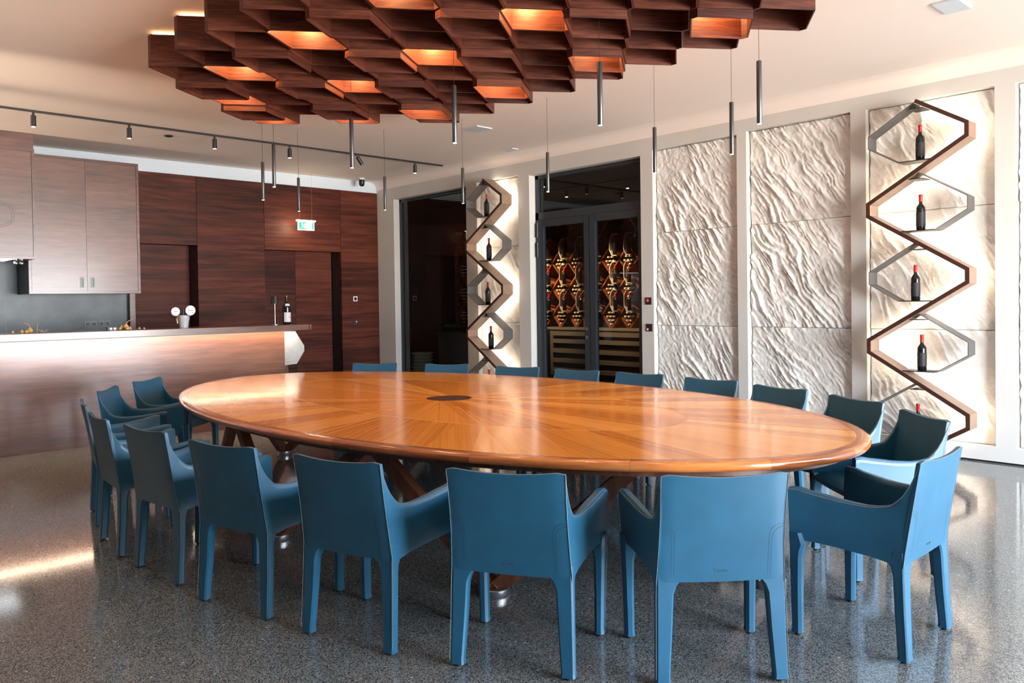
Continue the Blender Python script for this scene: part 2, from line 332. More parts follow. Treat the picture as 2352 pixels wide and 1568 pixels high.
def stone_slab(x0, x1, z0, z1, seed, amp):
    nx = max(8, int((x1 - x0) / 0.009)); nz = max(8, int((z1 - z0) / 0.009))
    vs = []; fs = []
    for j in range(nz + 1):
        z = z0 + (z1 - z0) * j / nz
        for i in range(nx + 1):
            x = x0 + (x1 - x0) * i / nx
            al = x * 0.55 - z * 0.835; ac = x * 0.835 + z * 0.55
            w = noise.noise(Vector((al * 1.6, ac * 1.6, seed))); w2 = noise.noise(Vector((al * 4.0, ac * 4.0, seed + 9)))
            q = ac + 0.10 * w + 0.02 * w2
            ph = ac * 10.5 + 1.9 * noise.noise(Vector((al * 1.7, ac * 2.6, seed + 2))) + 0.55 * noise.noise(Vector((al * 6, ac * 7, seed + 5)))
            c1 = math.floor(ph); f1 = ph - c1
            A1_ = max(0.0, min(1.0, 0.45 + 1.5 * noise.noise(Vector((al * 2.6, c1 * 5.37, seed)))))
            ph2 = ac * 32 + 1.5 * noise.noise(Vector((al * 3.1, ac * 5, seed + 12))) + 0.5 * noise.noise(Vector((al * 13, ac * 15, seed + 15)))
            c2_ = math.floor(ph2); f2 = ph2 - c2_
            A2_ = max(0.0, min(1.0, 0.35 + 1.6 * noise.noise(Vector((al * 5.5, c2_ * 3.91, seed + 7)))))
            def saw(f): return (f / 0.78) ** 1.4 if f < 0.78 else 1 - ((f - 0.78) / 0.22) ** 0.8
            mask = max(0.15, min(1.0, 0.75 + 1.3 * noise.noise(Vector((x * 1.9, z * 1.9, seed + 31)))))
            big = noise.noise(Vector((al * 1.2, ac * 3.0, seed + 20)))
            h = amp * (0.62 * A1_ * mask * saw(f1) + 0.42 * A2_ * mask * saw(f2) + 0.30 * big + 0.12 * noise.noise(Vector((x * 30, z * 30, seed))))
            e = min(i, nx - i, j * 1.0, nz - j) ; 
            if j == 0 or j == nz: h -= 0.004
            xx = x
            if i == 0: xx = x + 0.012 * noise.noise(Vector((0, z * 14, seed))) 
            vs.append((xx, YR + 0.075 - h, z))
    for j in range(nz):
        for i in range(nx):
            a = j * (nx + 1) + i; fs.append((a, a + 1, a + nx + 2, a + nx + 1))
    n = len(vs); bd = [i for i in range(nx + 1)] + [(j * (nx + 1) + nx) for j in range(1, nz + 1)] + [nz * (nx + 1) + i for i in range(nx - 1, -1, -1)] + [j * (nx + 1) for j in range(nz - 1, 0, -1)]
    for k in bd: vs.append((vs[k][0], YR + D + 0.001, vs[k][2]))
    for k in range(len(bd)): fs.append((bd[(k + 1) % len(bd)], bd[k], n + k, n + (k + 1) % len(bd)))
    me = bpy.data.meshes.new('stone_slab'); me.from_pydata(vs, [], fs)
    me.polygons.foreach_set('use_smooth', [True] * len(me.polygons)); me.materials.append(M['stone'])
    o = bpy.data.objects.new('stone_slab', me); COL.objects.link(o); o.parent = wall_right
sd = 3.0
for x0, x1, z0, z1, kind in ops:
    if kind != 'stone': continue
    lit = x0 in (-8.944, -3.261)
    for a, b in ((z0 + 0.004, 1.138), (1.142, 2.233), (2.237, z1 - 0.006)):
        sd += 5.3; stone_slab(x0 + 0.012, x1 - 0.016, a, b, sd, 0.026 if lit else 0.055)

# back wall
mb = MB(); mb.box(-12.2, -11.9, YL - 0.3, YR + 0.14, 0, ZC); mb.box(-11.9, XB - 0.012, 1.0, YR + 0.02, 3.318, ZC); mb.box(-11.9, -11.70, 0.8, 3.79, 0, 3.318)
wall_back = struct('wall_back', mb, M['white'])
pan = [(3.70, 4.635, 2.322, 3.313), (4.641, 5.668, 0.0, 3.313), (5.674, 7.006, 2.297, 3.313), (7.012, YR - 0.002, 0.0, 3.313)]
for y0, y1, z0, z1 in pan:
    mb = MB(); mb.box(XB - 0.06, XB, y0, y1, z0 + 0.002, z1); obj('wall_panel', mb, M['walnut'], wall_back)
for y0, y1, z0, z1 in [(4.60, 5.69, 0.0, 3.31), (6.98, YR, 0.0, 3.31)]:
    mb = MB(); mb.box(-11.9, XB - 0.062, y0 + 0.04, y1 - 0.02, z0, z1); obj('wall_core', mb, M['black'], wall_back)
mb = MB(); mb.box(-11.9, XB - 0.062, 3.79, 4.63, 2.33, 3.31); mb.box(-11.9, XB - 0.062, 5.69, 7.0, 2.305, 3.31); obj('wall_core', mb, M['black'], wall_back)
mb = MB(); mb.box(-11.86, -11.60, 3.72, 3.79, 0, 2.33); obj('wall_post', mb, M['cabinet'], wall_back)
mb = MB(); mb.box(-11.71, -11.695, 0.9, 2.268, 1.0, 2.4); obj('splashback_slab', mb, M['splash'], wall_back)
mb = MB(); mb.box(-11.71, -11.695, 2.272, 3.72, 1.0, 2.4); obj('splashback_slab', mb, M['splash'], wall_back)
# timber doors in the two alcoves
mb = MB(); mb.box(-11.895, -11.855, 3.80, 4.638, 0.005, 2.33); d = struct('door_2', mb, M['walnut'])
mb = MB(); mb.box(-11.895, -11.855, 5.674, 6.348, 0.005, 2.31); d = struct('door_3', mb, M['walnut'])
mb = MB(); mb.box(-11.895, -11.855, 6.352, 7.009, 0.005, 2.31); obj('door_leaf', mb, M['walnut'], d)
mb = MB(); mb.lathe([(0.0, 0), (0.022, 0.0), (0.022, 0.012), (0.012, 0.016), (0.012, 0.05), (0.0, 0.05)], (-11.855, 6.30, 1.02), 14, 'x'); obj('door_handle', mb, M['metal'], d, 30)
# warm uplights added on the unseen left wall to brighten the ceiling
for i, (xx, far) in enumerate(((-10.6, 0), (-8.4, 0), (-6.2, 0), (-4.0, 0), (-10.4, 1), (-9.3, 1), (-8.0, 1))):
    t = thing('added_uplight', 'added black uplight out of view, %s along the left side wall from the bar' % ('third', 'fifth', 'sixth', 'seventh', 'first', 'second', 'fourth')[i], 'added lamp', (xx, YL, 2.3), 0, 'uplights added to brighten the ceiling')
    mb = MB(); mb.box(-0.05, 0.05, 0.0, 0.10, -0.12, 0.0); obj('lamp_body', mb, M['black'], t)
    mb = MB(); mb.box(-0.04, 0.04, 0.02, 0.09, 0.001, 0.004); obj('lens', mb, M['lamp'], t)
    light('SPOT', 'added_uplight_beam', (0, 0.06, 0.03), (1100 if far else 540), (1.0, 0.76, 0.56), ((0, 4.0, 1.08) if far else (0, 2.9, 1.6)), parent=t, spot_size=radians(17 if far else 48), spot_blend=0.9, shadow_soft_size=0.03)
# other walls
mb = MB(); mb.box(-12.2, XW + 0.3, YL - 0.3, YL, 0, 1.9); wl = struct('wall_left', mb, M['sidewall'])
mb = MB(); mb.box(-12.2, XW + 0.3, YL - 0.3, YL, 1.9, ZC); obj('upper_wall', mb, M['sidewall2'], wl)
mb = MB(); y = YL
for y0, y1 in WINS:
    mb.box(XW, XW + 0.25, y, y0, 0, ZC); mb.box(XW, XW + 0.25, y0, y1, WZ[1], ZC); mb.box(XW, XW + 0.25, y0, y1, 0, WZ[0]); y = y1
mb.box(XW, XW + 0.25, y, YR + 0.14, 0, ZC); struct('wall_front', mb, M['sidewall'])
for k, (y0, y1) in enumerate(WINS):
    mb = MB(); c = (y0 + y1) / 2
    for a, b in ((y0, y0 + 0.06), (c - 0.04, c + 0.04), (y1 - 0.06, y1)): mb.box(XW + 0.08, XW + 0.15, a, b, WZ[0], WZ[1])
    mb.box(XW + 0.08, XW + 0.15, y0, y1, WZ[0], WZ[0] + 0.06); mb.box(XW + 0.08, XW + 0.15, y0, y1, WZ[1] - 0.06, WZ[1])
    struct('window_%d' % (k + 2), mb, M['anthra'])

# ------------------------------------------------------------------ window 1 and glass door 1
YG = YR + 0.115
mb = MB(); x0, x1, zt = -11.06, -9.19, 3.17
mb.box(x0, x0 + 0.05, YG, YG + 0.06, 0, zt); mb.box(x1 - 0.03, x1, YG, YG + 0.06, 0, zt); mb.box(x0, x1, YG, YG + 0.06, zt - 0.05, zt); mb.box(x0, x1, YG, YG + 0.06, 0, 0.05)
win1 = struct('window_1', mb, M['anthra'])
mb = MB(); mb.box(x0 + 0.05, x1 - 0.03, YG + 0.028, YG + 0.034, 0.05, zt - 0.05); obj('window_pane', mb, M['glass'], win1)
mb = MB(); x0, x1 = -7.844, -5.943
mb.box(x0, x0 + 0.06, YG, YG + 0.07, 0, zt); mb.box(x1 - 0.03, x1, YG, YG + 0.07, 0, zt); mb.box(x0, x1, YG, YG + 0.07, zt - 0.05, zt)
mb.box(x0, x1, YG, YG + 0.07, 2.56, 2.66)
door1 = struct('door_1', mb, M['anthra'])
mb = MB(); mb.box(x0 + 0.06, x1 - 0.03, YG + 0.028, YG + 0.034, 2.66, zt - 0.05); obj('transom_pane', mb, M['glass'], door1)
for a, b, h in ((x0 + 0.065, -6.86, 1), (-6.85, x1 - 0.035, 0)):
    mb = MB(); yy = YG - 0.02
    mb.box(a, a + 0.10, yy, yy + 0.06, 0.01, 2.55); mb.box(b - 0.085, b, yy, yy + 0.06, 0.01, 2.55); mb.box(a + 0.1, b - 0.085, yy, yy + 0.06, 2.46, 2.55); mb.box(a + 0.1, b - 0.085, yy, yy + 0.06, 0.01, 0.10)
    lf = obj('door_leaf', mb, M['anthra'], door1, bevel=0.003)
    mb = MB(); mb.box(a + 0.10, b - 0.085, yy + 0.027, yy + 0.033, 0.10, 2.46); obj('door_pane', mb, M['glass'], lf)
    if h:
        mb = MB(); xh = b - 0.045
        mb.lathe([(0, 0), (0.022, 0), (0.022, -0.012), (0, -0.012)], (xh, yy, 1.08), 14, 'y'); mb.tube([(xh, yy - 0.01, 1.08), (xh, yy - 0.055, 1.08), (xh - 0.02, yy - 0.06, 1.08), (xh - 0.13, yy - 0.06, 1.08)], 0.009, 8)
        mb.lathe([(0, 0), (0.02, 0), (0.02, -0.012), (0, -0.012)], (xh, yy, 0.97), 14, 'y'); obj('door_handle', mb, M['metal'], lf, 35)
        for zz in (2.05, 2.32): 
            mb = MB(); mb.lathe([(0, 0), (0.011, 0), (0.011, 0.2), (0, 0.2)], (a - 0.004, yy - 0.008, zz), 10); obj('hinge', mb, M['gun'], lf, 35)

# ------------------------------------------------------------------ cellar behind the glass
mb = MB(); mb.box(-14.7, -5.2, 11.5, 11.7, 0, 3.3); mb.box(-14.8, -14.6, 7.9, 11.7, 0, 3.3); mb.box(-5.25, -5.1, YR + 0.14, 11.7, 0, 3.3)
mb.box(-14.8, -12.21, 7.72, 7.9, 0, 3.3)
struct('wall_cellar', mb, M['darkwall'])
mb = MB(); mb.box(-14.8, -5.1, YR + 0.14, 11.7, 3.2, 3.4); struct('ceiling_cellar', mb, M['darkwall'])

def bottle_mesh(h=0.32, r=0.038, n=18):
    mb = MB(); mb.lathe([(0.0, 0.0), (r * 0.92, 0.0), (r, 0.006), (r, h * 0.60), (r * 0.96, h * 0.64), (r * 0.72, h * 0.69), (r * 0.43, h * 0.735), (r * 0.36, h * 0.78), (r * 0.36, h * 0.985), (0, h * 0.985)], n=n)
    return mb.mesh('bottle_glass', 50)
def capsule_mesh(h=0.32, r=0.038, n=18):
    mb = MB(); mb.lathe([(r * 0.385, h * 0.80), (r * 0.40, h * 0.80), (r * 0.40, h * 0.93), (r * 0.44, h * 0.94), (r * 0.44, h * 0.985), (r * 0.38, h), (0, h)], n=n)
    return mb.mesh('capsule', 40)
def label_mesh(h=0.32, r=0.038, z0=0.12, z1=0.5, a0=0, a1=360, n=28):
    mb = MB(); rings = []
    R = r + 0.0007
    pts = []
    for k in range(n + 1):
        a = radians(a0 + (a1 - a0) * k / n); pts.append((cos(a), sin(a)))
    vs = [(R * c, R * s, h * z0) for c, s in pts] + [(R * c, R * s, h * z1) for c, s in pts]
    mb.add(vs, [(k, k + 1, n + 2 + k, n + 1 + k) for k in range(n)])
    return mb.mesh('label', 60)
bm_, cm_, lm_ = bottle_mesh(), capsule_mesh(), label_mesh()
dot = MB(); dot.lathe([(0, 0), (0.006, 0), (0.006, 0.0016), (0, 0.0016)], (0.0, 0, 0), 12, 'y')
dot_ = dot.mesh('dot', 40)
def display_bottle(loc, label, group, az):
    t = thing('wine_bottle', label, 'bottle', loc, az, group)
    obj('bottle_glass', bm_, M['bottle'], t); obj('capsule', cm_, M['red'], t, label='red capsule'); obj('paper_label', lm_, M['mattelabel'], t)
    d = obj('label_emblem', dot_, M['red'], t); d.location = (0, -0.0405, 0.115)
    return t

# rack
rack = thing('wine_rack', 'orange-lit timber lattice wine rack on the far cellar wall behind the glass door', 'rack', (-10.5, 11.2, 0))
PX, PZ, CX0, CZ0 = 0.405, 0.49, -10.54 + 0.0, 2.40
YF, YK = 10.98, 11.30
xa, xb_, za, zb_ = -13.4, -8.1, 0.95, 2.95
def clip(p, q):
    # clip segment to rack rectangle
    (x0, z0), (x1, z1) = p, q; t0, t1 = 0.0, 1.0
    for P_, Q_ in ((-(x1 - x0), x0 - xa), ((x1 - x0), xb_ - x0), (-(z1 - z0), z0 - za), ((z1 - z0), zb_ - z0)):
        if abs(P_) < 1e-9:
            if Q_ < 0: return None
        else:
            t = Q_ / P_
            if P_ < 0: t0 = max(t0, t)
            else: t1 = min(t1, t)
    if t0 >= t1: return None
    return (x0 + (x1 - x0) * t0, z0 + (z1 - z0) * t0), (x0 + (x1 - x0) * t1, z0 + (z1 - z0) * t1)
for s in (1, -1):
    for k in range(-14, 26):
        xc = CX0 + (k + 0.5) * PX
        c = clip((xc - s * PX * 6, CZ0 - PZ * 6), (xc + s * PX * 6, CZ0 + PZ * 6))
        if not c: continue
        (x0, z0), (x1, z1) = c
        if hypot(x1 - x0, z1 - z0) < 0.1: continue
        mb = MB(); mb.beam((x0 + 10.5, (YF + YK) / 2 - 11.2, z0), (x1 + 10.5, (YF + YK) / 2 - 11.2, z1), YK - YF, 0.022, up=(-(z1 - z0), 0, (x1 - x0)))
        obj('lattice_slat', mb, M['rack'], rack)
for xx in (-13.4, -9.72, -8.1):
    mb = MB(); mb.box(xx + 10.5 - 0.02, xx + 10.5 + 0.02, YF - 11.23, YK - 11.2, 0.95, 2.95); obj('upright', mb, M['rack'], rack)
mb = MB(); mb.box(-3.35, 2.45, -0.22, 0.1, 0.90, 0.95); obj('rack_shelf', mb, M['greybox'], rack)
# lying bottles in the offset diamonds
lb = MB(); lb.lathe([(0.0, 0.0), (0.036, 0.0), (0.036, 0.19), (0.014, 0.235), (0.013, 0.245)], n=10, axis='y')
lb_ = None
nlying = 0
def lying_mesh():
    mb = MB(); mb.lathe([(0.0, 0.0), (0.036, 0.0), (0.037, -0.18), (0.03, -0.205), (0.0145, -0.235), (0.0135, -0.25)], n=10, axis='y'); return mb.mesh('bottle_glass', 50)
def cap_mesh():
    mb = MB(); mb.lathe([(0.0140, -0.245), (0.0155, -0.25), (0.0155, -0.30), (0.0, -0.30)], n=10, axis='y'); return mb.mesh('capsule', 50)
lyb, lyc = lying_mesh(), cap_mesh()
M['goldcap'] = plain('pale_foil', (0.75, 0.66, 0.50), 0.35)
for i in [-7] + list(range(-1, 6)):
    for j in range(-3, 1):
        cx, cz = CX0 + (i + 0.5) * PX, CZ0 + (j - 0.5) * PZ
        if cz < 0.9: continue
        for row, cnt in enumerate((1, 2, 3, 2)):
            for q in range(cnt):
                if nlying >= 290: continue
                bx = cx + (q - (cnt - 1) / 2) * 0.078; bz = cz - PZ / 2 + 0.088 + row * 0.068
                t = obj('wine_bottle', lyb, M['bottle']); t.location = (bx, 11.27, bz)
                tag(t, 'bottle lying in the rack, %s diamond row, %s column, %s%s' % (('fourth', 'third', 'second', 'top')[j + 3], {-7: 'far left', -1: 'second', 0: 'third', 1: 'fourth', 2: 'fifth', 3: 'sixth', 4: 'seventh', 5: 'eighth'}[i], ('bottom', 'lower', 'upper', 'top')[row], (('',), (' left', ' right'), (' left', ' middle', ' right'), (' outer left', ' inner left', ' inner right', ' outer right'))[cnt - 1][q]), 'bottle', 'bottles lying in the cellar rack')
                c = obj('capsule', lyc, M['goldcap'], t); nlying += 1
# hexagonal holders with a standing bottle
hx = MB()
hp = [(0.0, 0.0), (0.06, 0.0), (0.11, 0.09), (0.11, 0.29), (0.06, 0.38), (0.0, 0.38)]
outer = [(p[0], p[1]) for p in hp] + [(-p[0], p[1]) for p in reversed(hp[1:-1])]
ring_o = [(x, -0.07, z) for x, z in outer]; cxh = (0, 0.19)
def ins(p, k): return (p[0] * (1 - k * 0.6), 0.19 + (p[1] - 0.19) * (1 - k * 0.35))
hpts = [(0.04, 0.375), (-0.045, 0.375), (-0.095, 0.285), (-0.095, 0.095), (-0.045, 0.004), (0.05, 0.004)]
for (xa1, za1), (xb1, zb1) in zip(hpts, hpts[1:]): hx.beam((xa1, -0.035, za1), (xb1, -0.035, zb1), 0.07, 0.009, up=(-(zb1 - za1), 0, (xb1 - xa1)))
hxm = hx.mesh('holder')
colname = {0: 'far left', 1: 'second from left', 3: 'middle', 4: 'second from right', 5: 'far right'}
rown = {0: 'top row', 1: 'middle row', 2: 'bottom row'}
sb, sc = bottle_mesh(0.31, 0.037, 14), capsule_mesh(0.31, 0.037, 14)
for i in (0, 1, 2, 3, 4, 5):
    xx = (-10.54, -10.14, -9.73, -9.32, -8.93, -8.62)[i]
    for j in range(3):
        zz = 2.235 - j * 0.485
        t = tag(obj('bottle_holder', hxm, M['holder']), 'pale hexagonal holder on the cellar rack, %s, %s column' % (rown[j], colname.get(i, 'third')), 'holder', 'hexagonal holders on the cellar rack'); t.location = (xx, YF - 0.06, zz - 0.018)
        t = thing('wine_bottle', 'red-capped bottle standing in a hexagonal cellar holder, %s, %s column' % (rown[j], colname.get(i, 'third')), 'bottle', (xx, YF - 0.10, zz - 0.008), 0, 'standing bottles in the cellar rack')
        obj('bottle_glass', sb, M['bottle'], t); obj('capsule', sc, M['red'], t)
# shelf unit below
su = thing('bottle_cabinet', 'low dark cabinet of bottle shelves under the cellar rack', 'cabinet', (-9.9, 10.9, 0))
mb = MB(); mb.box(-1.3, 1.7, 0.02, 0.38, 0.0, 0.88); obj('cabinet_body', mb, M['black'], su)
for zz in (0.16, 0.34, 0.52, 0.70, 0.84):
    mb = MB(); mb.box(-0.55, 1.6, -0.02, 0.02, zz - 0.045, zz + 0.03); obj('shelf_front', mb, M['greybox'], su)
mb = MB(); mb.box(-0.62, -0.55, -0.02, 0.03, 0.05, 0.88); obj('side_post', mb, M['greybox'], su)
pd = thing('pedestal', 'tall taupe block standing right inside the glass door', 'pedestal', (-6.9, 9.3, 0))
mb = MB(); mb.box(-0.07, 0.13, -0.16, 0.16, 0, 0.98); obj('pedestal_body', mb, M['greybox'], pd, bevel=0.004); mb = MB(); mb.box(-0.15, 0.15, -0.18, 0.18, 0.98, 1.0); obj('pedestal_top', mb, M['wicker'], pd)
cc = thing('cellar_counter', 'grey low counter in the dark room behind the left window', 'counter', (-11.75, 9.7, 0))
mb = MB(); mb.box(-0.42, 0.45, -0.2, 0.3, 0, 0.84); obj('counter_body', mb, M['greybox'], cc, bevel=0.004); mb = MB(); mb.box(-0.44, 0.47, -0.22, 0.32, 0.84, 0.87); obj('counter_top', mb, M['greybox'], cc)
bs = thing('basket_stack', 'stack of pale ribbed round baskets behind the left window', 'baskets', (-11.30, 8.45, 0))
for k in range(9):
    mb = MB(); z = 0.03 + k * 0.06; mb.lathe([(0.0, 0.0), (0.15, 0.0), (0.19, 0.05), (0.2, 0.052), (0.2, 0.062), (0.185, 0.062), (0.15, 0.015), (0, 0.015)], (0, 0, z), 24); obj('basket', mb, M['wicker'], bs, 40)
light('SPOT', 'cellar_light', (-10.35, 9.7, 3.0), 360, (1, 0.60, 0.30), (-10.35, 11.1, 1.45), spot_size=radians(48), spot_blend=0.8, shadow_soft_size=0.03)
light('SPOT', 'cellar_light', (-8.95, 9.7, 3.0), 360, (1, 0.60, 0.30), (-8.95, 11.1, 1.45), spot_size=radians(48), spot_blend=0.8, shadow_soft_size=0.03)
ctr = thing('cellar_track_light', 'black ceiling track with small spots in the cellar above the glass door', 'track light', (-10.0, 9.2, 3.2))
mb = MB(); mb.box(-1.6, 3.2, -0.015, 0.015, -0.02, 0); obj('track', mb, M['black'], ctr)
for xx in (-0.9, 0.3, 1.5, 2.7):
    mb = MB(); mb.lathe([(0, 0), (0.025, 0), (0.025, -0.11), (0, -0.11)], (xx, 0, -0.03), 12); sp_ = obj('spot', mb, M['black'], ctr, 40)
    mb = MB(); mb.lathe([(0, 0), (0.02, 0), (0.02, -0.002), (0, -0.002)], (xx, 0, -0.141), 12); obj('lens', mb, M['lamp'], sp_)

# ------------------------------------------------------------------ zigzag bottle displays
def ribbon(mb, pts, t, y0, y1):
    """strip of thickness t (to the inside: left of travel) between y0 and y1, mitred"""
    n = len(pts); off = []
    for i, p in enumerate(pts):
        p = Vector(p)
        ds = []
        if i > 0: ds.append((p - Vector(pts[i - 1])).normalized())
        if i < n - 1: ds.append((Vector(pts[i + 1]) - p).normalized())
        ns = [Vector((-d.y, d.x)) for d in ds]
        if len(ns) == 2:
            b = (ns[0] + ns[1]); b.normalize(); k = 1 / max(0.35, b.dot(ns[0])); off.append((b, k))
        else: off.append((ns[0], 1))
    rings = []
    for p, (b, k) in zip(pts, off):
        a = Vector(p) + b * k * t / 2; c = Vector(p) - b * k * t / 2
        rings.append([(a.x, y0, a.y), (c.x, y0, c.y), (c.x, y1, c.y), (a.x, y1, a.y)])
    mb.loft(rings)
def zigzag(xL, xR, label, side, bxs):
    Y0, Y1 = 7.50, 7.688; xc = (xL + xR) / 2; zc = [2.865, 2.243, 1.617, 0.990, 0.367]; hs = 0.056
    t = thing('wine_display_shelf', label, 'shelf', (xc, YR, 0))
    lx = lambda p: (p[0] - xc, p[1])
    sl = (zc[0] - zc[1] - 2 * hs) / (xR - xL)
    path = [(xc, zc[0] + hs + sl * (xR - xc))]
    for k, z in enumerate(zc):
        X = xR if k % 2 == 0 else xL; path += [(X, z + hs), (X, z - hs)]
    path.append((xc, zc[-1] - hs - sl * (xR - xc)))
    mb = MB(); ribbon(mb, [lx(p) for p in path], 0.034, Y0 - YR, Y1 - YR); obj('zigzag_frame', mb, M['zigside'], t)
    mb = MB(); ribbon(mb, [lx(p) for p in path], 0.035, Y0 - 0.006 - YR, Y0 - YR - 0.0004); obj('front_edge', mb, M['zig'], t, label='dark front edge')
    mb = MB(); ribbon(mb, [lx(p) for p in path], 0.012, Y1 - YR + 0.0005, Y1 - YR + 0.006); obj('led_strip', mb, M['zigled'], t, label='glowing warm strip on the back of the zigzag')
    for k, z in enumerate(zc):
        X = xL if k % 2 == 0 else xR; s = 1 if X > xc else -1
        zs = z - 0.215; hw = (xR - xL) / 2 - (0.215 - hs) / sl
        sec = [(xc + s * 0.02, z + hs + sl * ((xR - xL) / 2 - 0.02)), (X, z + hs), (X, z - hs), (xc + s * hw, zs)]
        if s < 0: pass
        mb = MB(); ribbon(mb, [lx(p) for p in sec], 0.006, Y0 + 0.012 - YR, Y1 - YR); obj('hexagon_side', mb, M['steelribbon'], t, label='thin grey steel side')
        mb = MB(); mb.box(-hw + 0.01, hw - 0.01, Y0 + 0.012 - YR, Y1 - YR, zs - 0.003, zs + 0.006); obj('shelf_board', mb, M['black'], t)
        mb = MB(); zt = z + hs + sl * ((xR - xL) / 2 - 0.06); mb.box(-0.06, 0.06, Y0 + 0.012 - YR, Y1 - YR, zt - 0.03, zt - 0.024); obj('top_plate', mb, M['black'], t)
        nm = ['top', 'second', 'middle', 'fourth', 'lowest'][k]
        display_bottle((bxs[k], 7.60, zs + 0.0065), 'black red-capped wine bottle, %s shelf of the %s zigzag display' % (nm, side), 'bottles on the zigzag displays', radians(-30 if side == 'right' else -15))
    # light just behind the frame so that the stone glows
M['zigled'] = emit('zigzag_led', (1.0, 0.80, 0.60), 23.0)
zigzag(-3.143, -2.311, 'large dark walnut zigzag bottle display glowing on the right stone panel', 'right', [-2.719, -2.718, -2.765, -2.714, -2.750])
zigzag(-8.923, -8.160, 'narrow dark walnut zigzag bottle display glowing beside the left window', 'left', [-8.57, -8.535, -8.57, -8.52, -8.57])

# ------------------------------------------------------------------ honeycomb ceiling
HX, HY, HA, HT, HZ0, HZ1, HB, HK = -3.34576, 3.93822, 0.354534, 0.948651, 3.18295, 3.23689, 0.052016, 1.028194
DX = HA * cos(HT) + HB; DY = HK * HA * sin(HT); CA = HA * cos(HT)
rows = {3: (-11, 3), 2: (-10, 2), 1: (-13, 3), 0: (-12, 4), -1: (-15, 3), -2: (-14, 4), -3: (-13, 3), -4: (-12, 2), -5: (-11, -1)}
lit = {(2, 2), (-2, 2), (-6, 2), (-10, 2), (-1, -1), (-5, -1), (-9, -1), (-13, 1), (-2, -4), (-6, -4), (-10, -4), (-13, -3), (-15, -1), (3, -1), (2, -4)}
comb = thing('honeycomb_ceiling_light', 'large walnut honeycomb of open hexagonal cells hung under the ceiling over the table', 'ceiling light', (-5.0, 3.6, ZC))
cells = {(k, m) for m, (a, b) in rows.items() for k in range(a, b + 1, 2)}
def hexpoly(c, inset):
    ca, sa, b = CA, DY, HB
    P = [(-b / 2, -sa), (b / 2, -sa), (b / 2 + ca, 0), (b / 2, sa), (-b / 2, sa), (-b / 2 - ca, 0)]
    out = []
    for i in range(6):
        p, q, r = Vector(P[i - 1]), Vector(P[i]), Vector(P[(i + 1) % 6])
        n1 = Vector((-(q - p).y, (q - p).x)).normalized(); n2 = Vector((-(r - q).y, (r - q).x)).normalized()
        bb = (n1 + n2).normalized(); out.append((c[0] + q.x + bb.x * inset / bb.dot(n1), c[1] + q.y + bb.y * inset / bb.dot(n1)))
    return out
def cellmesh(zb):
    mb = MB(); o = hexpoly((0, 0), 0.0008); i = hexpoly((0, 0), 0.0095); zt = -0.030
    R3 = lambda P, z: [(x, y, z) for x, y in P]
    mb.loft([R3(o, zt), R3(o, zb), R3(i, zb), R3(i, -0.040), R3(i, -0.0401)], cap=False)
    n = len(mb.v); mb.add(R3(i, -0.040), [tuple(range(6))]); mb.add(R3(o, zt), [tuple(range(6))])
    return mb.mesh('hexagonal_cell')
cm = {0: cellmesh(HZ0 - ZC), 1: cellmesh(HZ1 - ZC)}
mbd = MB(); mbd.lathe([(0, -0.046), (0.035, -0.046), (0.035, -0.0405), (0, -0.0405)], n=14); discm = mbd.mesh('led_disc')
for (k, m) in sorted(cells):
    low = (k % 2 == 0 and m % 2 == 0 and (k - m) % 4 == 0)
    c = obj('hexagonal_cell', cm[0 if low else 1], M['comb'], comb); c.location = (HX + k * DX + 5.0, HY + m * DY - 3.6, 0)
    if (k, m) in lit:
        c['label'] = 'hexagonal cell lit orange from inside'
        d = obj('led_disc', discm, M['lamp'], c)
        light('POINT', 'cell_light', (-0.05, 0.02, -0.07), 13.0, (1, 0.55, 0.22), parent=c, shadow_soft_size=0.03)
# backing board in the shadow gap carries a warm led line round its edge
NB = {0: (1, -1), 1: (2, 0), 2: (1, 1), 3: (0, 2), 4: (-1, 1), 5: (-2, 0)}
nbr = {0: (0, -2), 1: (1, -1), 2: (1, 1), 3: (0, 2), 4: (-1, 1), 5: (-1, -1)}
mbb = MB(); mbl = MB(); P0 = hexpoly((0, 0), 0.03)
for (k, m) in sorted(cells):
    cx, cy = HX + k * DX + 5.0, HY + m * DY - 3.6
    mbb.prism([(cx + x, cy + y) for x, y in hexpoly((0, 0), 0.004 if all((k + a, m + b) in cells for a, b in nbr.values()) else 0.03)], 'z', -0.0295, -0.024)
    for e in range(6):
        if (k + nbr[e][0], m + nbr[e][1]) in cells: continue
        p, q = P0[e], P0[(e + 1) % 6]
        mbl.add([(cx + p[0], cy + p[1], -0.023), (cx + q[0], cy + q[1], -0.023), (cx + q[0], cy + q[1], -0.005), (cx + p[0], cy + p[1], -0.005)], [(0, 1, 2, 3)])
o = obj('backing_board', mbb, M['comb'], comb); o['kind'] = 'stuff'
obj('glow_strip', mbl, emit('orange_glow', (1.0, 0.50, 0.24), 5.0), comb, label='warm light line in the gap under the ceiling')
for (k, m) in ((-5, -1), (-9, -1), (-1, -1), (-5, 3), (-5, -5), (1, 1), (-11, 1)):
    mb = MB(); mb.lathe([(0, -0.024), (0.03, -0.024), (0.03, -0.001), (0, -0.001)], (HX + k * DX + 5.0, HY + m * DY - 3.6, 0), 12); obj('ceiling_mount', mb, M['black'], comb)
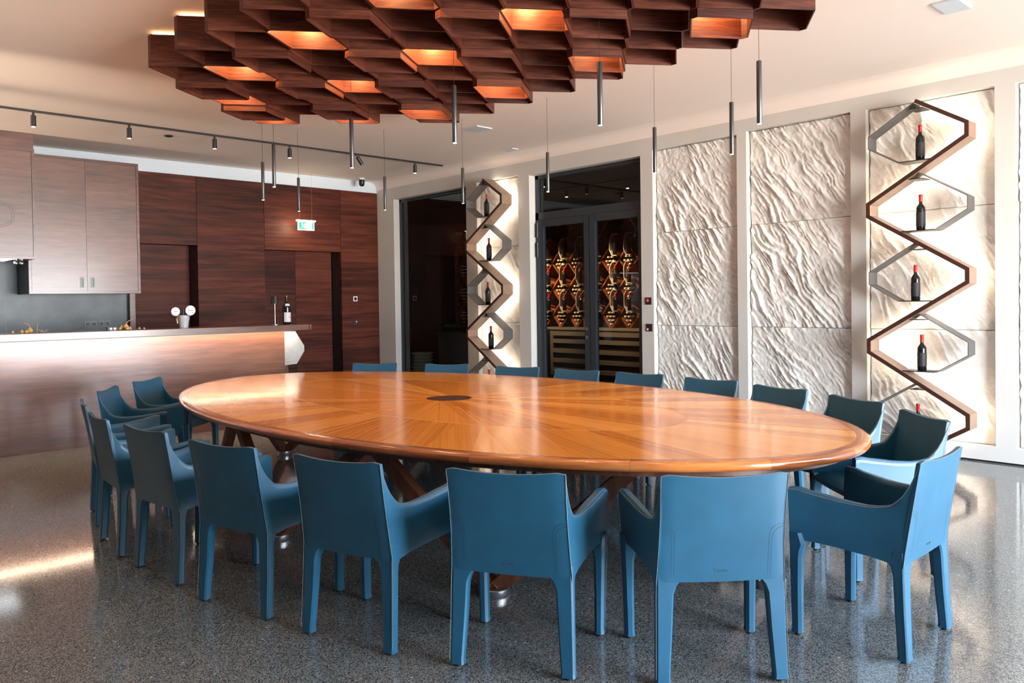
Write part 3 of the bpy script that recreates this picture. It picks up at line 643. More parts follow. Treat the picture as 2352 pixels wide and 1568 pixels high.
# ------------------------------------------------------------------ pendants
pend = [(-7.90, 3.88, 'in front of the timber wall, leftmost of all'), (-6.96, 3.53, 'left of the exit sign, second from the left'), (-8.62, 4.68, 'hanging just above the exit sign'), (-5.60, 3.52, 'hanging left of centre under the honeycomb front edge'),
        (-7.92, 5.42, 'at the corner of timber wall and plaster'), (-4.29, 3.52, 'large in the picture, above the hole of the table'), (-6.88, 5.75, 'overlapping the left zigzag display'), (-5.63, 5.82, 'in front of the glass door frame'),
        (-3.28, 3.87, 'overlapping the dark gap above the glass door, right of centre'), (-4.22, 5.70, 'left of the first stone panel'), (-3.30, 5.43, 'between the two unlit stone panels'), (-2.61, 4.62, 'rightmost of all, before the second stone panel')]
tb = MB(); tb.lathe([(0, 0.0), (0.0155, 0.0), (0.0165, 0.002), (0.0165, 0.39), (0.014, 0.394), (0, 0.394)], n=18); tbm = tb.mesh('lamp_tube', 40)
ln = MB(); ln.lathe([(0, -0.0015), (0.0125, -0.0015), (0.0125, 0.0005), (0, 0.0005)], n=16); lnm = ln.mesh('lens')
wr = MB(); wr.lathe([(0, 0.394), (0.0016, 0.394), (0.0016, 0.945), (0, 0.945)], n=6); wrm = wr.mesh('cord')
for i, (x, y, d) in enumerate(pend):
    t = thing('pendant_lamp', 'gunmetal tube pendant, ' + d, 'pendant lamp', (x, y, 2.55), 0, 'tube pendants over the table')
    obj('lamp_tube', tbm, M['gun'], t); obj('lens', lnm, M['lamp'], t); obj('cord', wrm, M['black'], t)
    light('SPOT', 'pendant_spot', (0, 0, -0.004), 9.0, (1, 0.80, 0.58), (0, 0, -1), parent=t, spot_size=radians(75), spot_blend=0.7, shadow_soft_size=0.012).rotation_euler = (0, 0, 0)

# ------------------------------------------------------------------ ceiling track and fittings
tr = thing('track_light', 'long black ceiling track carrying six small spots above the bar', 'track light', (-9.44, 4.9, ZC))
mb = MB(); mb.box(-0.011, 0.011, -5.5, 2.6, -0.022, -0.001); obj('track', mb, M['black'], tr)
for yy, tilt in ((2.12, 0), (3.06, 0), (4.03, 0), (5.01, 0), (6.0, 1), (6.99, 0)):
    e = bpy.data.objects.new('track_spot', None)
    mb = MB(); mb.lathe([(0, 0), (0.012, 0), (0.012, -0.03), (0.026, -0.035), (0.026, -0.15), (0, -0.15)], n=16)
    s_ = obj('track_spot', mb, M['black'], tr, 40); s_.location = (0, yy - 4.9, -0.022)
    mb = MB(); mb.lathe([(0, -0.1505), (0.02, -0.1505), (0.02, -0.149), (0, -0.149)], n=14); obj('lens', mb, M['lamp'], s_)
    if tilt: s_.rotation_euler = (radians(38), 0, 0)
    else: light('SPOT', 'track_beam', (0, 0, -0.16), 14.0, (1, 0.80, 0.58), parent=s_, spot_size=radians(60), spot_blend=0.6, shadow_soft_size=0.02)
mb = MB(); mb.lathe([(0, 0), (0.05, 0), (0.045, -0.012), (0.03, -0.018), (0, -0.018)], n=20); o = tag(obj('smoke_detector', mb, M['black'], None, 40), 'small dark round detector on the ceiling behind the track', 'detector'); o.location = (-9.84, 3.64, ZC)
t = thing('security_camera', 'small black dome security camera under the ceiling in the far corner', 'camera', (-11.25, 7.25, ZC))
mb = MB(); mb.lathe([(0, 0), (0.05, 0), (0.05, -0.03), (0, -0.03)], n=18); obj('mount', mb, M['white'], t, 40)
mb = MB(); mb.lathe([(0, -0.03), (0.045, -0.03), (0.048, -0.08), (0.04, -0.12), (0.022, -0.135), (0, -0.14)], n=18); obj('dome', mb, M['black'], t, 50)
for (x, y, w, d, lab) in ((-2.0, 6.19, 0.17, 0.29, 'white flush hatch in the ceiling near the right top corner'), (-7.19, 6.25, 0.26, 0.24, 'white flush hatch in the ceiling above the left zigzag display'), (-7.9, 7.45, 0.2, 0.12, 'small white sensor plate on the ceiling by the right wall')):
    mb = MB(); mb.box(-w / 2, w / 2, -d / 2, d / 2, -0.012, 0); o = tag(obj('ceiling_hatch', mb, M['white'], None, bevel=0.003), lab, 'hatch'); o.location = (x, y, ZC)

# ------------------------------------------------------------------ exit sign
t = thing('exit_sign', 'small glowing green and white exit sign hung before the timber wall', 'sign', (-11.2, 6.195, 2.59))
mb = MB(); mb.box(-0.012, 0.012, -0.135, 0.135, 0.0, 0.135); obj('sign_panel', mb, emit('sign_white', (0.85, 1.0, 0.92), 4.0), t)
mb = MB(); mb.box(-0.025, 0.025, -0.155, 0.155, 0.135, 0.155); obj('sign_rail', mb, emit('sign_rail_glow', (1.0, 0.95, 0.85), 6.0), t)
G_ = emit('sign_green', (0.02, 0.42, 0.20), 0.9); Wg = emit('sign_figure', (0.9, 1.0, 0.95), 2.6)
mb = MB(); mb.box(0.0122, 0.0132, -0.125, 0.01, 0.012, 0.125); obj('green_field', mb, G_, t)
mb = MB(); mb.box(0.0122, 0.0132, 0.095, 0.125, 0.012, 0.125); obj('green_field', mb, G_, t)
mb = MB()
mb.lathe([(0, 0.0134), (0.010, 0.0134), (0.010, 0.0142), (0, 0.0142)], (0, -0.07, 0.108), 12, 'x')
mb.beam((0.0138, -0.075, 0.092), (0.0138, -0.06, 0.06), 0.0008, 0.016, up=(0, 1, 0.4)); mb.beam((0.0138, -0.062, 0.062), (0.0138, -0.085, 0.03), 0.0008, 0.009, up=(0, 1, 0)); mb.beam((0.0138, -0.06, 0.062), (0.0138, -0.035, 0.04), 0.0008, 0.009, up=(0, 0, 1)); mb.beam((0.0138, -0.07, 0.09), (0.0138, -0.04, 0.078), 0.0008, 0.007)
mb.box(0.0134, 0.0142, -0.03, 0.0, 0.03, 0.105)
obj('running_figure', mb, Wg, t)
for yy in (-0.11, 0.105):
    mb = MB(); mb.lathe([(0, 0.155), (0.0015, 0.155), (0.0015, ZC - 2.59), (0, ZC - 2.59)], (0, yy, 0), 6); obj('hanging_wire', mb, M['metal'], t)
light('POINT', 'sign_glow', (-11.33, 6.15, 2.66), 3.0, (1.0, 0.68, 0.38), shadow_soft_size=0.05)

# wall plates
def plate(name, label, cat, loc, axis, mat, size=0.08):
    t = thing(name, label, cat, loc); h = size / 2
    mb = MB()
    if axis == 'x': mb.box(0, 0.008, -h, h, -h, h)
    else: mb.box(-h, h, -0.012, 0, -h, h)
    obj('plate', mb, mat, t, bevel=0.002); return t
t = plate('wall_socket', 'white round socket plate on the timber wall near the corner', 'socket', (XB, 7.268, 1.526), 'x', M['badge'])
mb = MB(); mb.lathe([(0.0, 0.0081), (0.027, 0.0081), (0.030, 0.011), (0.024, 0.011), (0.02, 0.0085), (0, 0.0085)], n=20, axis='x'); obj('round_insert', mb, M['black'], t, 40)
t = plate('light_switch', 'black switch plate on the timber wall below the white socket', 'switch', (XB, 7.259, 1.126), 'x', M['black'])
for a in (-0.018, 0.018):
    for b in (-0.018, 0.018):
        mb = MB(); mb.box(0.008, 0.011, a - 0.014, a + 0.014, b - 0.014, b + 0.014); obj('rocker', mb, M['grey_ink'] if (a > 0 and b > 0) else M['anthra'], t, bevel=0.001)
t = plate('door_controller', 'black access panel with red digits beside the glass door', 'panel', (-5.84, YR, 1.431), 'y', M['black'], 0.085)
redE = emit('red_digits', (1.0, 0.03, 0.01), 3.0); mb = MB()
for a in (-0.016, 0.0):
    mb.box(a - 0.005, a + 0.005, -0.0135, -0.0122, 0.018, 0.021); mb.box(a - 0.005, a + 0.005, -0.0135, -0.0122, 0.006, 0.009); mb.box(a - 0.005, a + 0.005, -0.0135, -0.0122, -0.006, -0.003); mb.box(a + 0.003, a + 0.006, -0.0135, -0.0122, -0.006, 0.021)
obj('red_digits', mb, redE, t, label='glowing red digits')
t = plate('light_switch', 'dark switch panel with one white button beside the glass door', 'switch', (-5.831, YR, 1.114), 'y', M['zig'], 0.09)
for a in (-0.02, 0.02):
    for b in (-0.02, 0.02):
        mb = MB(); mb.lathe([(0, -0.0122), (0.012, -0.0122), (0.012, -0.016), (0, -0.016)], (a, 0, b), 14, 'y'); obj('button', mb, M['badge'] if (a < 0 and b < 0) else M['black'], t, 40)

# ------------------------------------------------------------------ kitchen cabinets behind the bar
c2 = thing('wall_cabinet', 'tall walnut wall cabinet with two doors over the grey splashback', 'cabinet', (-11.1, 3.055, 1.625))
y0, y1, h = -0.652, 0.645, 1.707
mb = MB(); mb.box(-0.59, -0.022, y0 + 0.03, y1 - 0.03, 0.03, h - 0.03); mb.box(-0.59, 0, y0 + 0.001, y0 + 0.03, 0, h)
mb.box(-0.59, 0, y1 - 0.03, y1, 0, h); mb.box(-0.59, 0, y0 + 0.03, y1 - 0.03, 0, 0.03); mb.box(-0.59, 0, y0 + 0.03, y1 - 0.03, h - 0.03, h); obj('cabinet_body', mb, M['cabinet'], c2)
mb = MB(); mb.box(-0.59, -0.002, y0 - 0.001, y0, 0.0, h); obj('side_panel', mb, M['black'], c2, label='black side panel')
for a, b, s in ((y0 + 0.033, -0.0015, -1), (0.0015, y1 - 0.033, 1)):
    mb = MB(); mb.box(-0.02, -0.004, a, b, 0.034, h - 0.034); d = obj('cabinet_door', mb, M['cabinet'], c2)
    yc = s * 0.062
    mb = MB(); mb.box(-0.004, -0.0025, yc - 0.022, yc + 0.022, 0.075, 0.205); mb.box(-0.004, -0.001, yc - 0.022, yc - 0.019, 0.075, 0.205); mb.box(-0.004, -0.001, yc + 0.019, yc + 0.022, 0.075, 0.205)
    hd = obj('recessed_handle', mb, M['dullmetal'], d)
    mb = MB(); mb.box(-0.0024, -0.0018, yc + 0.004, yc + 0.014, 0.085, 0.195); obj('finger_slot', mb, M['black'], hd)
c1 = thing('hood_cabinet', 'walnut hood cabinet with a round inlay at the left edge', 'cabinet', (-10.7, 2.04, 2.026))
mb = MB(); y0, y1, h = -0.70, 0.363, 1.29
mb.box(-0.99, -0.025, y0 + 0.03, y1 - 0.03, 0.03, h - 0.03); mb.box(-0.99, 0, y0, y0 + 0.03, 0, h); mb.box(-0.99, 0, y1 - 0.03, y1, 0, h); mb.box(-0.99, 0, y0 + 0.03, y1 - 0.03, h - 0.03, h); mb.box(-0.04, 0, y0 + 0.03, y1 - 0.03, 0, 0.03); mb.box(-0.99, -0.04, y0 + 0.03, y1 - 0.03, 0.02, 0.05)
obj('cabinet_body', mb, M['cabinet'], c1)
mb = MB(); mb.box(-0.022, -0.006, y0 + 0.033, y1 - 0.033, 0.034, h - 0.034); fr = obj('front_panel', mb, M['cabinet'], c1)
for rr in (0.147, 0.122):
    mb = MB(); mb.loft([[(-0.006 + q[0], (rr + q[1]) * cos(2 * pi * k / 64), 0.508 + (rr + q[1]) * sin(2 * pi * k / 64)) for q in ((0, -0.003), (0.0012, -0.003), (0.0012, 0.003), (0, 0.003))] for k in range(65)], cap=False); obj('ring_inlay', mb, M['black'], fr)
mb = MB(); mb.box(-0.99, -0.02, y0, y1 - 0.003, h, ZC - 2.026); obj('top_fascia', mb, M['cabinet'], c1)
mb = MB(); mb.box(-0.6, -0.06, y0 + 0.06, y1 - 0.22, -0.004, 0.02); obj('hood_light', mb, M['hoodlight'], c1, label='bright light strip under the hood')
for yy in (0.20, 0.26):
    mb = MB(); mb.lathe([(0, 0.0), (0.022, 0.0), (0.026, -0.02), (0.018, -0.035), (0.026, -0.045), (0.024, -0.07), (0, -0.072)], (-0.25, yy, 0.02), 14); obj('hood_knob', mb, M['metal'], c1, 50)
def socket(label, y, n, z=1.226):
    t = thing('socket_panel', label, 'socket', (-11.695, y, z)); w = 0.075
    for k in range(n):
        mb = MB(); mb.box(0, 0.009, k * w + 0.001, (k + 1) * w - 0.001, -0.04, 0.04); p = obj('plate', mb, M['sockplate'], t, bevel=0.002)
        mb = MB(); mb.lathe([(0, 0.0092), (0.024, 0.0092), (0.024, 0.011), (0.021, 0.011), (0.02, 0.0095), (0, 0.0095)], (0, (k + 0.5) * w, 0), 18, 'x'); obj('round_insert', mb, M['black'], p, 40)
    return t
socket('double black socket on the grey splashback', 3.17, 2); socket('black socket pair on the splashback, right of the double one', 3.34, 2)

# ------------------------------------------------------------------ bar
bar = thing('bar_counter', 'long glossy walnut bar with a lit front panel at the left', 'bar', (-9.1, 2.0, 0))
mb = MB(); mb.box(-0.55, 0, -4.2, 2.712, 0.0, 1.118); obj('bar_body', mb, M['barfront'], bar)
mb = MB(); mb.box(-0.62, 0.10, -4.3, 2.995, 1.132, 1.198); obj('counter_slab', mb, M['barfront'], bar, bevel=0.003)
mb = MB(); mb.box(-0.62, 0.10, 3.002, 3.03, 1.132, 1.198); obj('slab_end', mb, M['barfront'], bar, bevel=0.003)
mb = MB(); mb.box(-0.60, 0.0, -4.2, 2.9, 1.1185, 1.1315); obj('slab_support', mb, M['black'], bar)
mb = MB(); mb.box(0.05, 0.075, -4.2, 2.85, 1.1312, 1.1319); obj('led_strip', mb, emit('bar_led', (1.0, 0.74, 0.52), 50.0), bar, label='warm led strip under the counter edge')
mb = MB(); mb.prism([(2.714, 1.118), (2.87, 1.118), (2.99, 0.93), (2.99, 0.865), (2.885, 0.71), (2.714, 0.70)], 'x', -0.48, -0.02); obj('faceted_block', mb, M['concrete'], bar, bevel=0.002, label='pale faceted concrete block')
mb = MB(); mb.prism([(2.716, 0.70), (2.80, 0.70), (2.90, 0.0), (2.72, 0.0)], 'x', -0.42, -0.10); obj('bar_foot', mb, M['beam'], bar)
ZT = 1.1985
# table lamp
t = thing('table_lamp', 'slim cordless table lamp with a black shade on the bar', 'lamp', (-9.3, 4.693, ZT))
mb = MB(); mb.lathe([(0, 0), (0.05, 0), (0.05, 0.006), (0.045, 0.01), (0, 0.01)], n=24); obj('base', mb, M['metal'], t, 40)
mb = MB(); mb.lathe([(0, 0.01), (0.006, 0.01), (0.006, 0.29), (0, 0.29)], n=12); obj('pole', mb, M['metal'], t, 40)
mb = MB(); mb.lathe([(0.052, 0.265), (0.036, 0.358), (0.0, 0.36), (0.0, 0.355), (0.033, 0.353), (0.049, 0.265)], n=28); obj('lamp_shade', mb, M['black'], t, 50)
# bottle on bar
t = thing('wine_bottle', 'large red-capped wine bottle with a white label on the bar end', 'bottle', (-9.3, 4.852, ZT))
obj('bottle_glass', bottle_mesh(0.365, 0.049, 24), M['bottle'], t); obj('capsule', capsule_mesh(0.365, 0.040, 20), M['red'], t)
obj('front_label', label_mesh(0.365, 0.049, 0.09, 0.42, -70, 85), M['paper'], t, label='white paper label')
mb = MB(); mb.lathe([(0, 0), (0.007, 0), (0.007, 0.001), (0, 0.001)], (0.0500, 0.012, 0.095), 10, 'x'); obj('label_emblem', mb, M['red'], t)
nl = MB(); n_ = 10
vs = []
for j, (rz, rr) in enumerate(((0.235, 0.0485), (0.262, 0.0335))):
    for k in range(n_ + 1):
        a = radians(-60 + 85 * k / n_ + 10); vs.append((rr * cos(a), rr * sin(a), rz))
nl.add(vs, [(k, k + 1, n_ + 2 + k, n_ + 1 + k) for k in range(n_)]); obj('neck_label', nl, M['paper'], t, 60)
# beer tap
t = thing('beer_tap', 'ceramic beer tap with two round white badges on the bar', 'beer tap', (-9.35, 3.585, ZT))
mb = MB(); mb.lathe([(0, 0), (0.048, 0), (0.048, 0.02), (0.056, 0.08), (0.066, 0.125), (0.066, 0.138), (0.05, 0.146), (0, 0.148)], n=28); obj('tap_column', mb, M['ceramic'], t, 50)
for yy, zz, r in ((-0.115, 0.19, 0.047), (0.055, 0.20, 0.055)):
    mb = MB(); mb.lathe([(0, -0.006), (r, -0.006), (r + 0.003, 0), (r, 0.006), (0, 0.006)], (0.06, yy, zz), 28, 'x'); b_ = obj('round_badge', mb, M['badge'], t, 40)
    mb = MB(); mb.box(0.0662, 0.0668, yy - r * 0.5, yy + r * 0.5, zz - 0.005, zz + 0.005); obj('badge_lettering', mb, M['grey_ink'], b_)
    mb = MB(); mb.tube([(0.06, yy, zz - r), (0.055, yy * 0.75, zz - r - 0.02), (0.03, yy * 0.4, 0.13)], 0.007, 8); obj('badge_arm', mb, M['metal'], t, 50)
mb = MB(); mb.tube([(0.03, -0.05, 0.118), (0.05, -0.09, 0.122), (0.055, -0.10, 0.10), (0.06, -0.095, 0.055)], 0.010, 8, [1, 1.1, 1.2, 0.8]); obj('spigot', mb, M['brass'], t, 50)
mb = MB(); mb.tube([(0.02, -0.01, 0.145), (0.02, -0.01, 0.165)], 0.007, 8); mb.tube([(0.02, -0.01, 0.165), (0.02, -0.01, 0.22)], 0.012, 8, [0.8, 1.1]); obj('tap_handle', mb, M['black'], t, 50)
# dried decoration
def pod(label, loc, s, tilt, stem=True, group='dried golden pods on the bar'):
    t = thing('dried_pod', label, 'decoration', loc, tilt, group)
    prof = [(0, 0), (0.35, 0.06), (0.62, 0.3), (0.68, 0.6), (0.5, 0.95), (0.22, 1.25), (0.08, 1.5), (0, 1.55)]
    mb = MB(); mb.lathe([(r * s * 0.5, z * s * 0.5) for r, z in prof], n=14); obj('pod', mb, M['gold'], t, 50)
    if stem:
        mb = MB(); mb.tube([(0, 0, s * 0.74), (0.1 * s, -0.2 * s, s * 1.0), (0.1 * s, -0.8 * s, s * 1.3)], 0.05 * s, 6, [1, 0.8, 0.5]); obj('stem', mb, M['gold'], t, 50)
    return t
pod('upright golden dried pod with a bent stalk on the bar, far left', (-9.28, 2.01, ZT), 0.085, 0.3)
pod('squat golden dried pod lying at the far left of the bar', (-9.25, 1.93, ZT), 0.055, 1.2, False)
pod('small golden dried pod leftmost on the bar', (-9.30, 1.86, ZT), 0.045, 2.0, False)
pod('tallest golden dried pod of the middle cluster on the bar', (-9.32, 2.945, ZT), 0.095, 2.6)
pod('round golden dried pod at the front of the middle cluster on the bar', (-9.22, 2.925, ZT), 0.06, 0.7, False)
pod('slim golden dried pod left in the middle cluster on the bar', (-9.28, 2.87, ZT), 0.05, 0.1, False)
for a_, b_, c_, d_ in ((-9.26, 2.965, 0.052, 'golden dried pod right in the middle cluster on the bar'), (-9.36, 2.91, 0.07, 'golden dried pod at the back of the middle cluster on the bar'), (-9.22, 1.965, 0.05, 'golden dried pod in front of the stalked one at far left')):
    pod(d_, (a_, b_, ZT), c_, 1.5, False)
pod('pale nut-like pod on the bar right of the middle cluster', (-9.28, 3.07, ZT), 0.04, 0.1, False)
pod('flat pale pod on the bar, rightmost of the dried decoration', (-9.25, 3.11, ZT), 0.035, 1.1, False)
t = thing('dried_thistle', 'small spiky dried thistle on the bar between the pods and the wall', 'decoration', (-9.3, 2.135, ZT))
mb = MB()
for k in range(16):
    a = 2 * pi * k / 16; mb.tube([(0, 0, 0.004), (0.03 * cos(a), 0.05 * sin(a), 0.012 + 0.028 * abs(sin(a * 2.3)))], 0.0022, 4, [1, 0.3])
o = obj('spikes', mb, M['wicker'], t); o['kind'] = 'stuff'
mb = MB(); mb.tube([(0, -0.06, 0.0), (0, -0.055, 0.07), (0.005, -0.05, 0.1)], 0.003, 5); obj('twig', mb, M['gold'], t)
t = thing('small_box', 'small dark red box with two white discs on the bar', 'box', (-9.3, 2.79, ZT))
mb = MB(); mb.box(-0.03, 0.03, -0.05, 0.05, 0, 0.035); obj('box_body', mb, M['zig'], t, bevel=0.003)
for a in (-0.018, 0.022):
    mb = MB(); mb.lathe([(0, 0.0302), (0.013, 0.0302), (0.013, 0.032), (0, 0.032)], (0, a, 0.018), 14, 'x'); obj('white_disc', mb, M['badge'], t)

# ------------------------------------------------------------------ table
TX, TY = -4.61, 3.69; A1, B1 = 3.0, 1.61; ZTOP = 0.75
tab = thing('oval_conference_table', 'huge oval cherry-veneer conference table with a round hole at its centre', 'table', (TX, TY, 0))
def ell(a, b, t): return (a * cos(t), b * sin(t))
def uvmesh(name, vs, fs, uvs):
    me = bpy.data.meshes.new(name); me.from_pydata(vs, [], fs); uvl = me.uv_layers.new(name='UVMap')
    for lp in me.loops: uvl.data[lp.index].uv = uvs[lp.vertex_index]
    return me
def sector(name, ain, bin_, aout, bout, t0, t1, z0, z1, mat, seg=4, gap=0.0006):
    vs = []; uvs = []; n = seg + 1
    for z in (z0, z1):
        for (a, b) in ((ain, bin_), (aout, bout)):
            for k in range(n):
                t = t0 + (t1 - t0) * k / seg; x, y = ell(a, b, t); vs.append((x, y, z))
                tm = (t0 + t1) / 2; cx, cy = ell(aout, bout, tm); d = hypot(cx, cy); ux, uy = cx / d, cy / d
                uvs.append((x * ux + y * uy, -x * uy + y * ux))
    fs = []
    for k in range(seg):
        fs.append((2 * n + k, 3 * n + k, 3 * n + k + 1, 2 * n + k + 1))          # top
        fs.append((k, k + 1, n + k + 1, n + k))                                   # bottom
        fs.append((k + 1, k, 2 * n + k, 2 * n + k + 1)); fs.append((n + k, n + k + 1, 3 * n + k + 1, 3 * n + k))
    fs.append((0, n, 3 * n, 2 * n)); fs.append((n + seg, seg, 2 * n + seg, 3 * n + seg))
    me = uvmesh(name, vs, fs, uvs); return obj(name, me, mat, tab)
def ellring(ain, bin_, aout, bout, z0, z1, n=96):
    mb = MB(); rings = []
    for k in range(n + 1):
        t = 2 * pi * k / n; xi, yi = ell(ain, bin_, t); xo, yo = ell(aout, bout, t)
        rings.append([(xi, yi, z0), (xo, yo, z0), (xo, yo, z1), (xi, yi, z1)])
    mb.loft(rings, cap=False); return mb
NO = 60
for k in range(NO):
    t0 = 2 * pi * k / NO + 0.00006; t1 = 2 * pi * (k + 1) / NO - 0.00006
    sector('veneer_panel', 1.983, 0.858, A1 - 0.07, B1 - 0.07, t0, t1, 0.742, ZTOP, M['table'])
NI = 44
for k in range(NI):
    t0 = 2 * pi * k / NI + 0.00006; t1 = 2 * pi * (k + 1) / NI - 0.00006
    sector('veneer_panel', 0.166, 0.166, 1.980, 0.855, t0, t1, 0.742, ZTOP, M['table'])
obj('inlay_line', ellring(1.9808, 0.8558, 1.9832, 0.8582, 0.7425, 0.7502), M['inlay'], tab, 40, label='pale inlaid line')
# rim
NR = 20
for q in range(NR):
    vs = []; uvs = []; seg = 10; prof = [(-0.0696, 0.742), (-0.0696, ZTOP), (-0.030, ZTOP), (-0.012, 0.7475), (-0.003, 0.740), (0, 0.728), (-0.003, 0.716), (-0.012, 0.706), (-0.028, 0.702), (-0.0696, 0.702)]
    fs = []; m_ = len(prof)
    for k in range(seg + 1):
        t = 2 * pi * (q + k / seg * 0.9985 + 0.0007) / NR
        nx, ny = cos(t) / A1, sin(t) / B1; d = hypot(nx, ny); nx /= d; ny /= d
        for j, (o_, z) in enumerate(prof):
            vs.append((A1 * cos(t) + nx * o_, B1 * sin(t) + ny * o_, z)); uvs.append((t * 2.4, j * 0.012))
    for k in range(seg):
        for j in range(m_):
            j2 = (j + 1) % m_; fs.append((k * m_ + j, (k + 1) * m_ + j, (k + 1) * m_ + j2, k * m_ + j2))
    fs.append(tuple(range(m_))); fs.append(tuple(seg * m_ + j for j in range(m_ - 1, -1, -1)))
    me = uvmesh('edge_segment', vs, fs, uvs); me.polygons.foreach_set('use_smooth', [True] * len(me.polygons)); me.set_sharp_from_angle(angle=radians(40)); obj('edge_segment', me, M['rim'], tab)
obj('top_core', ellring(0.168, 0.168, A1 - 0.072, B1 - 0.072, 0.702, 0.7415), M['beam'], tab, 40)
obj('under_frame', ellring(2.2, 0.95, A1 - 0.10, B1 - 0.10, 0.668, 0.7015), M['beam'], tab, 40)
mb = MB(); mb.lathe([(0.1675, 0.7495), (0.160, 0.7495), (0.158, 0.60), (0, 0.598), (0, 0.594), (0.1675, 0.596)], n=48); obj('hole_sleeve', mb, M['sleeve'], tab, 40, label='dark round sleeve in the central hole')
FR = (2.56, 1.37); feet = [0, -50, -90, -130, 180, 130, 90, 50]
FP = [ell(*FR, radians(a)) for a in feet]; FP[6] = (0.02, 1.10)
for i in range(8):
    x, y = FP[i]
    mb = MB(); mb.lathe([(0, 0), (0.078, 0), (0.08, 0.004), (0.08, 0.038), (0.076, 0.042), (0, 0.042)], (x, y, 0), 28); obj('foot_disc', mb, M['metal'], tab, 40, label='round steel foot')
    j = (i + 1) % 8; am = (feet[i] + feet[j]) / 2 if abs(feet[i] - feet[j]) < 200 else (feet[i] - 180 + feet[j] - 180 + 0) / 2
    a0, a1 = feet[i], feet[j]
    if a0 == -130 and a1 == 180: a1 = -180
    am = (a0 + a1) / 2; kf = 0.80 if 0 < am < 180 else 0.97; ax, ay = ell(FR[0] * kf, FR[1] * kf, radians(am))
    for (px, py) in (FP[i], FP[j]):
        d = Vector((ax - px, ay - py, 0)).normalized()
        mb = MB(); nrm = Vector((-d.y, d.x, 0))
        p0 = Vector((px, py, 0.055)) + d * 0.02; p1 = Vector((ax, ay, 0.672)) - d * 0.05
        w, t_ = 0.115, 0.062
        # plumb-cut beam: horizontal ends
        sx = d * (w / 2)
        mb.loft([[tuple(p + sx * i_ + nrm * t_ / 2 * j_) for i_, j_ in ((-1, -1), (1, -1), (1, 1), (-1, 1))] for p in (Vector((p0.x, p0.y, 0.043)), Vector((p1.x, p1.y, 0.667)))])
        obj('leg_beam', mb, M['beam'], tab)

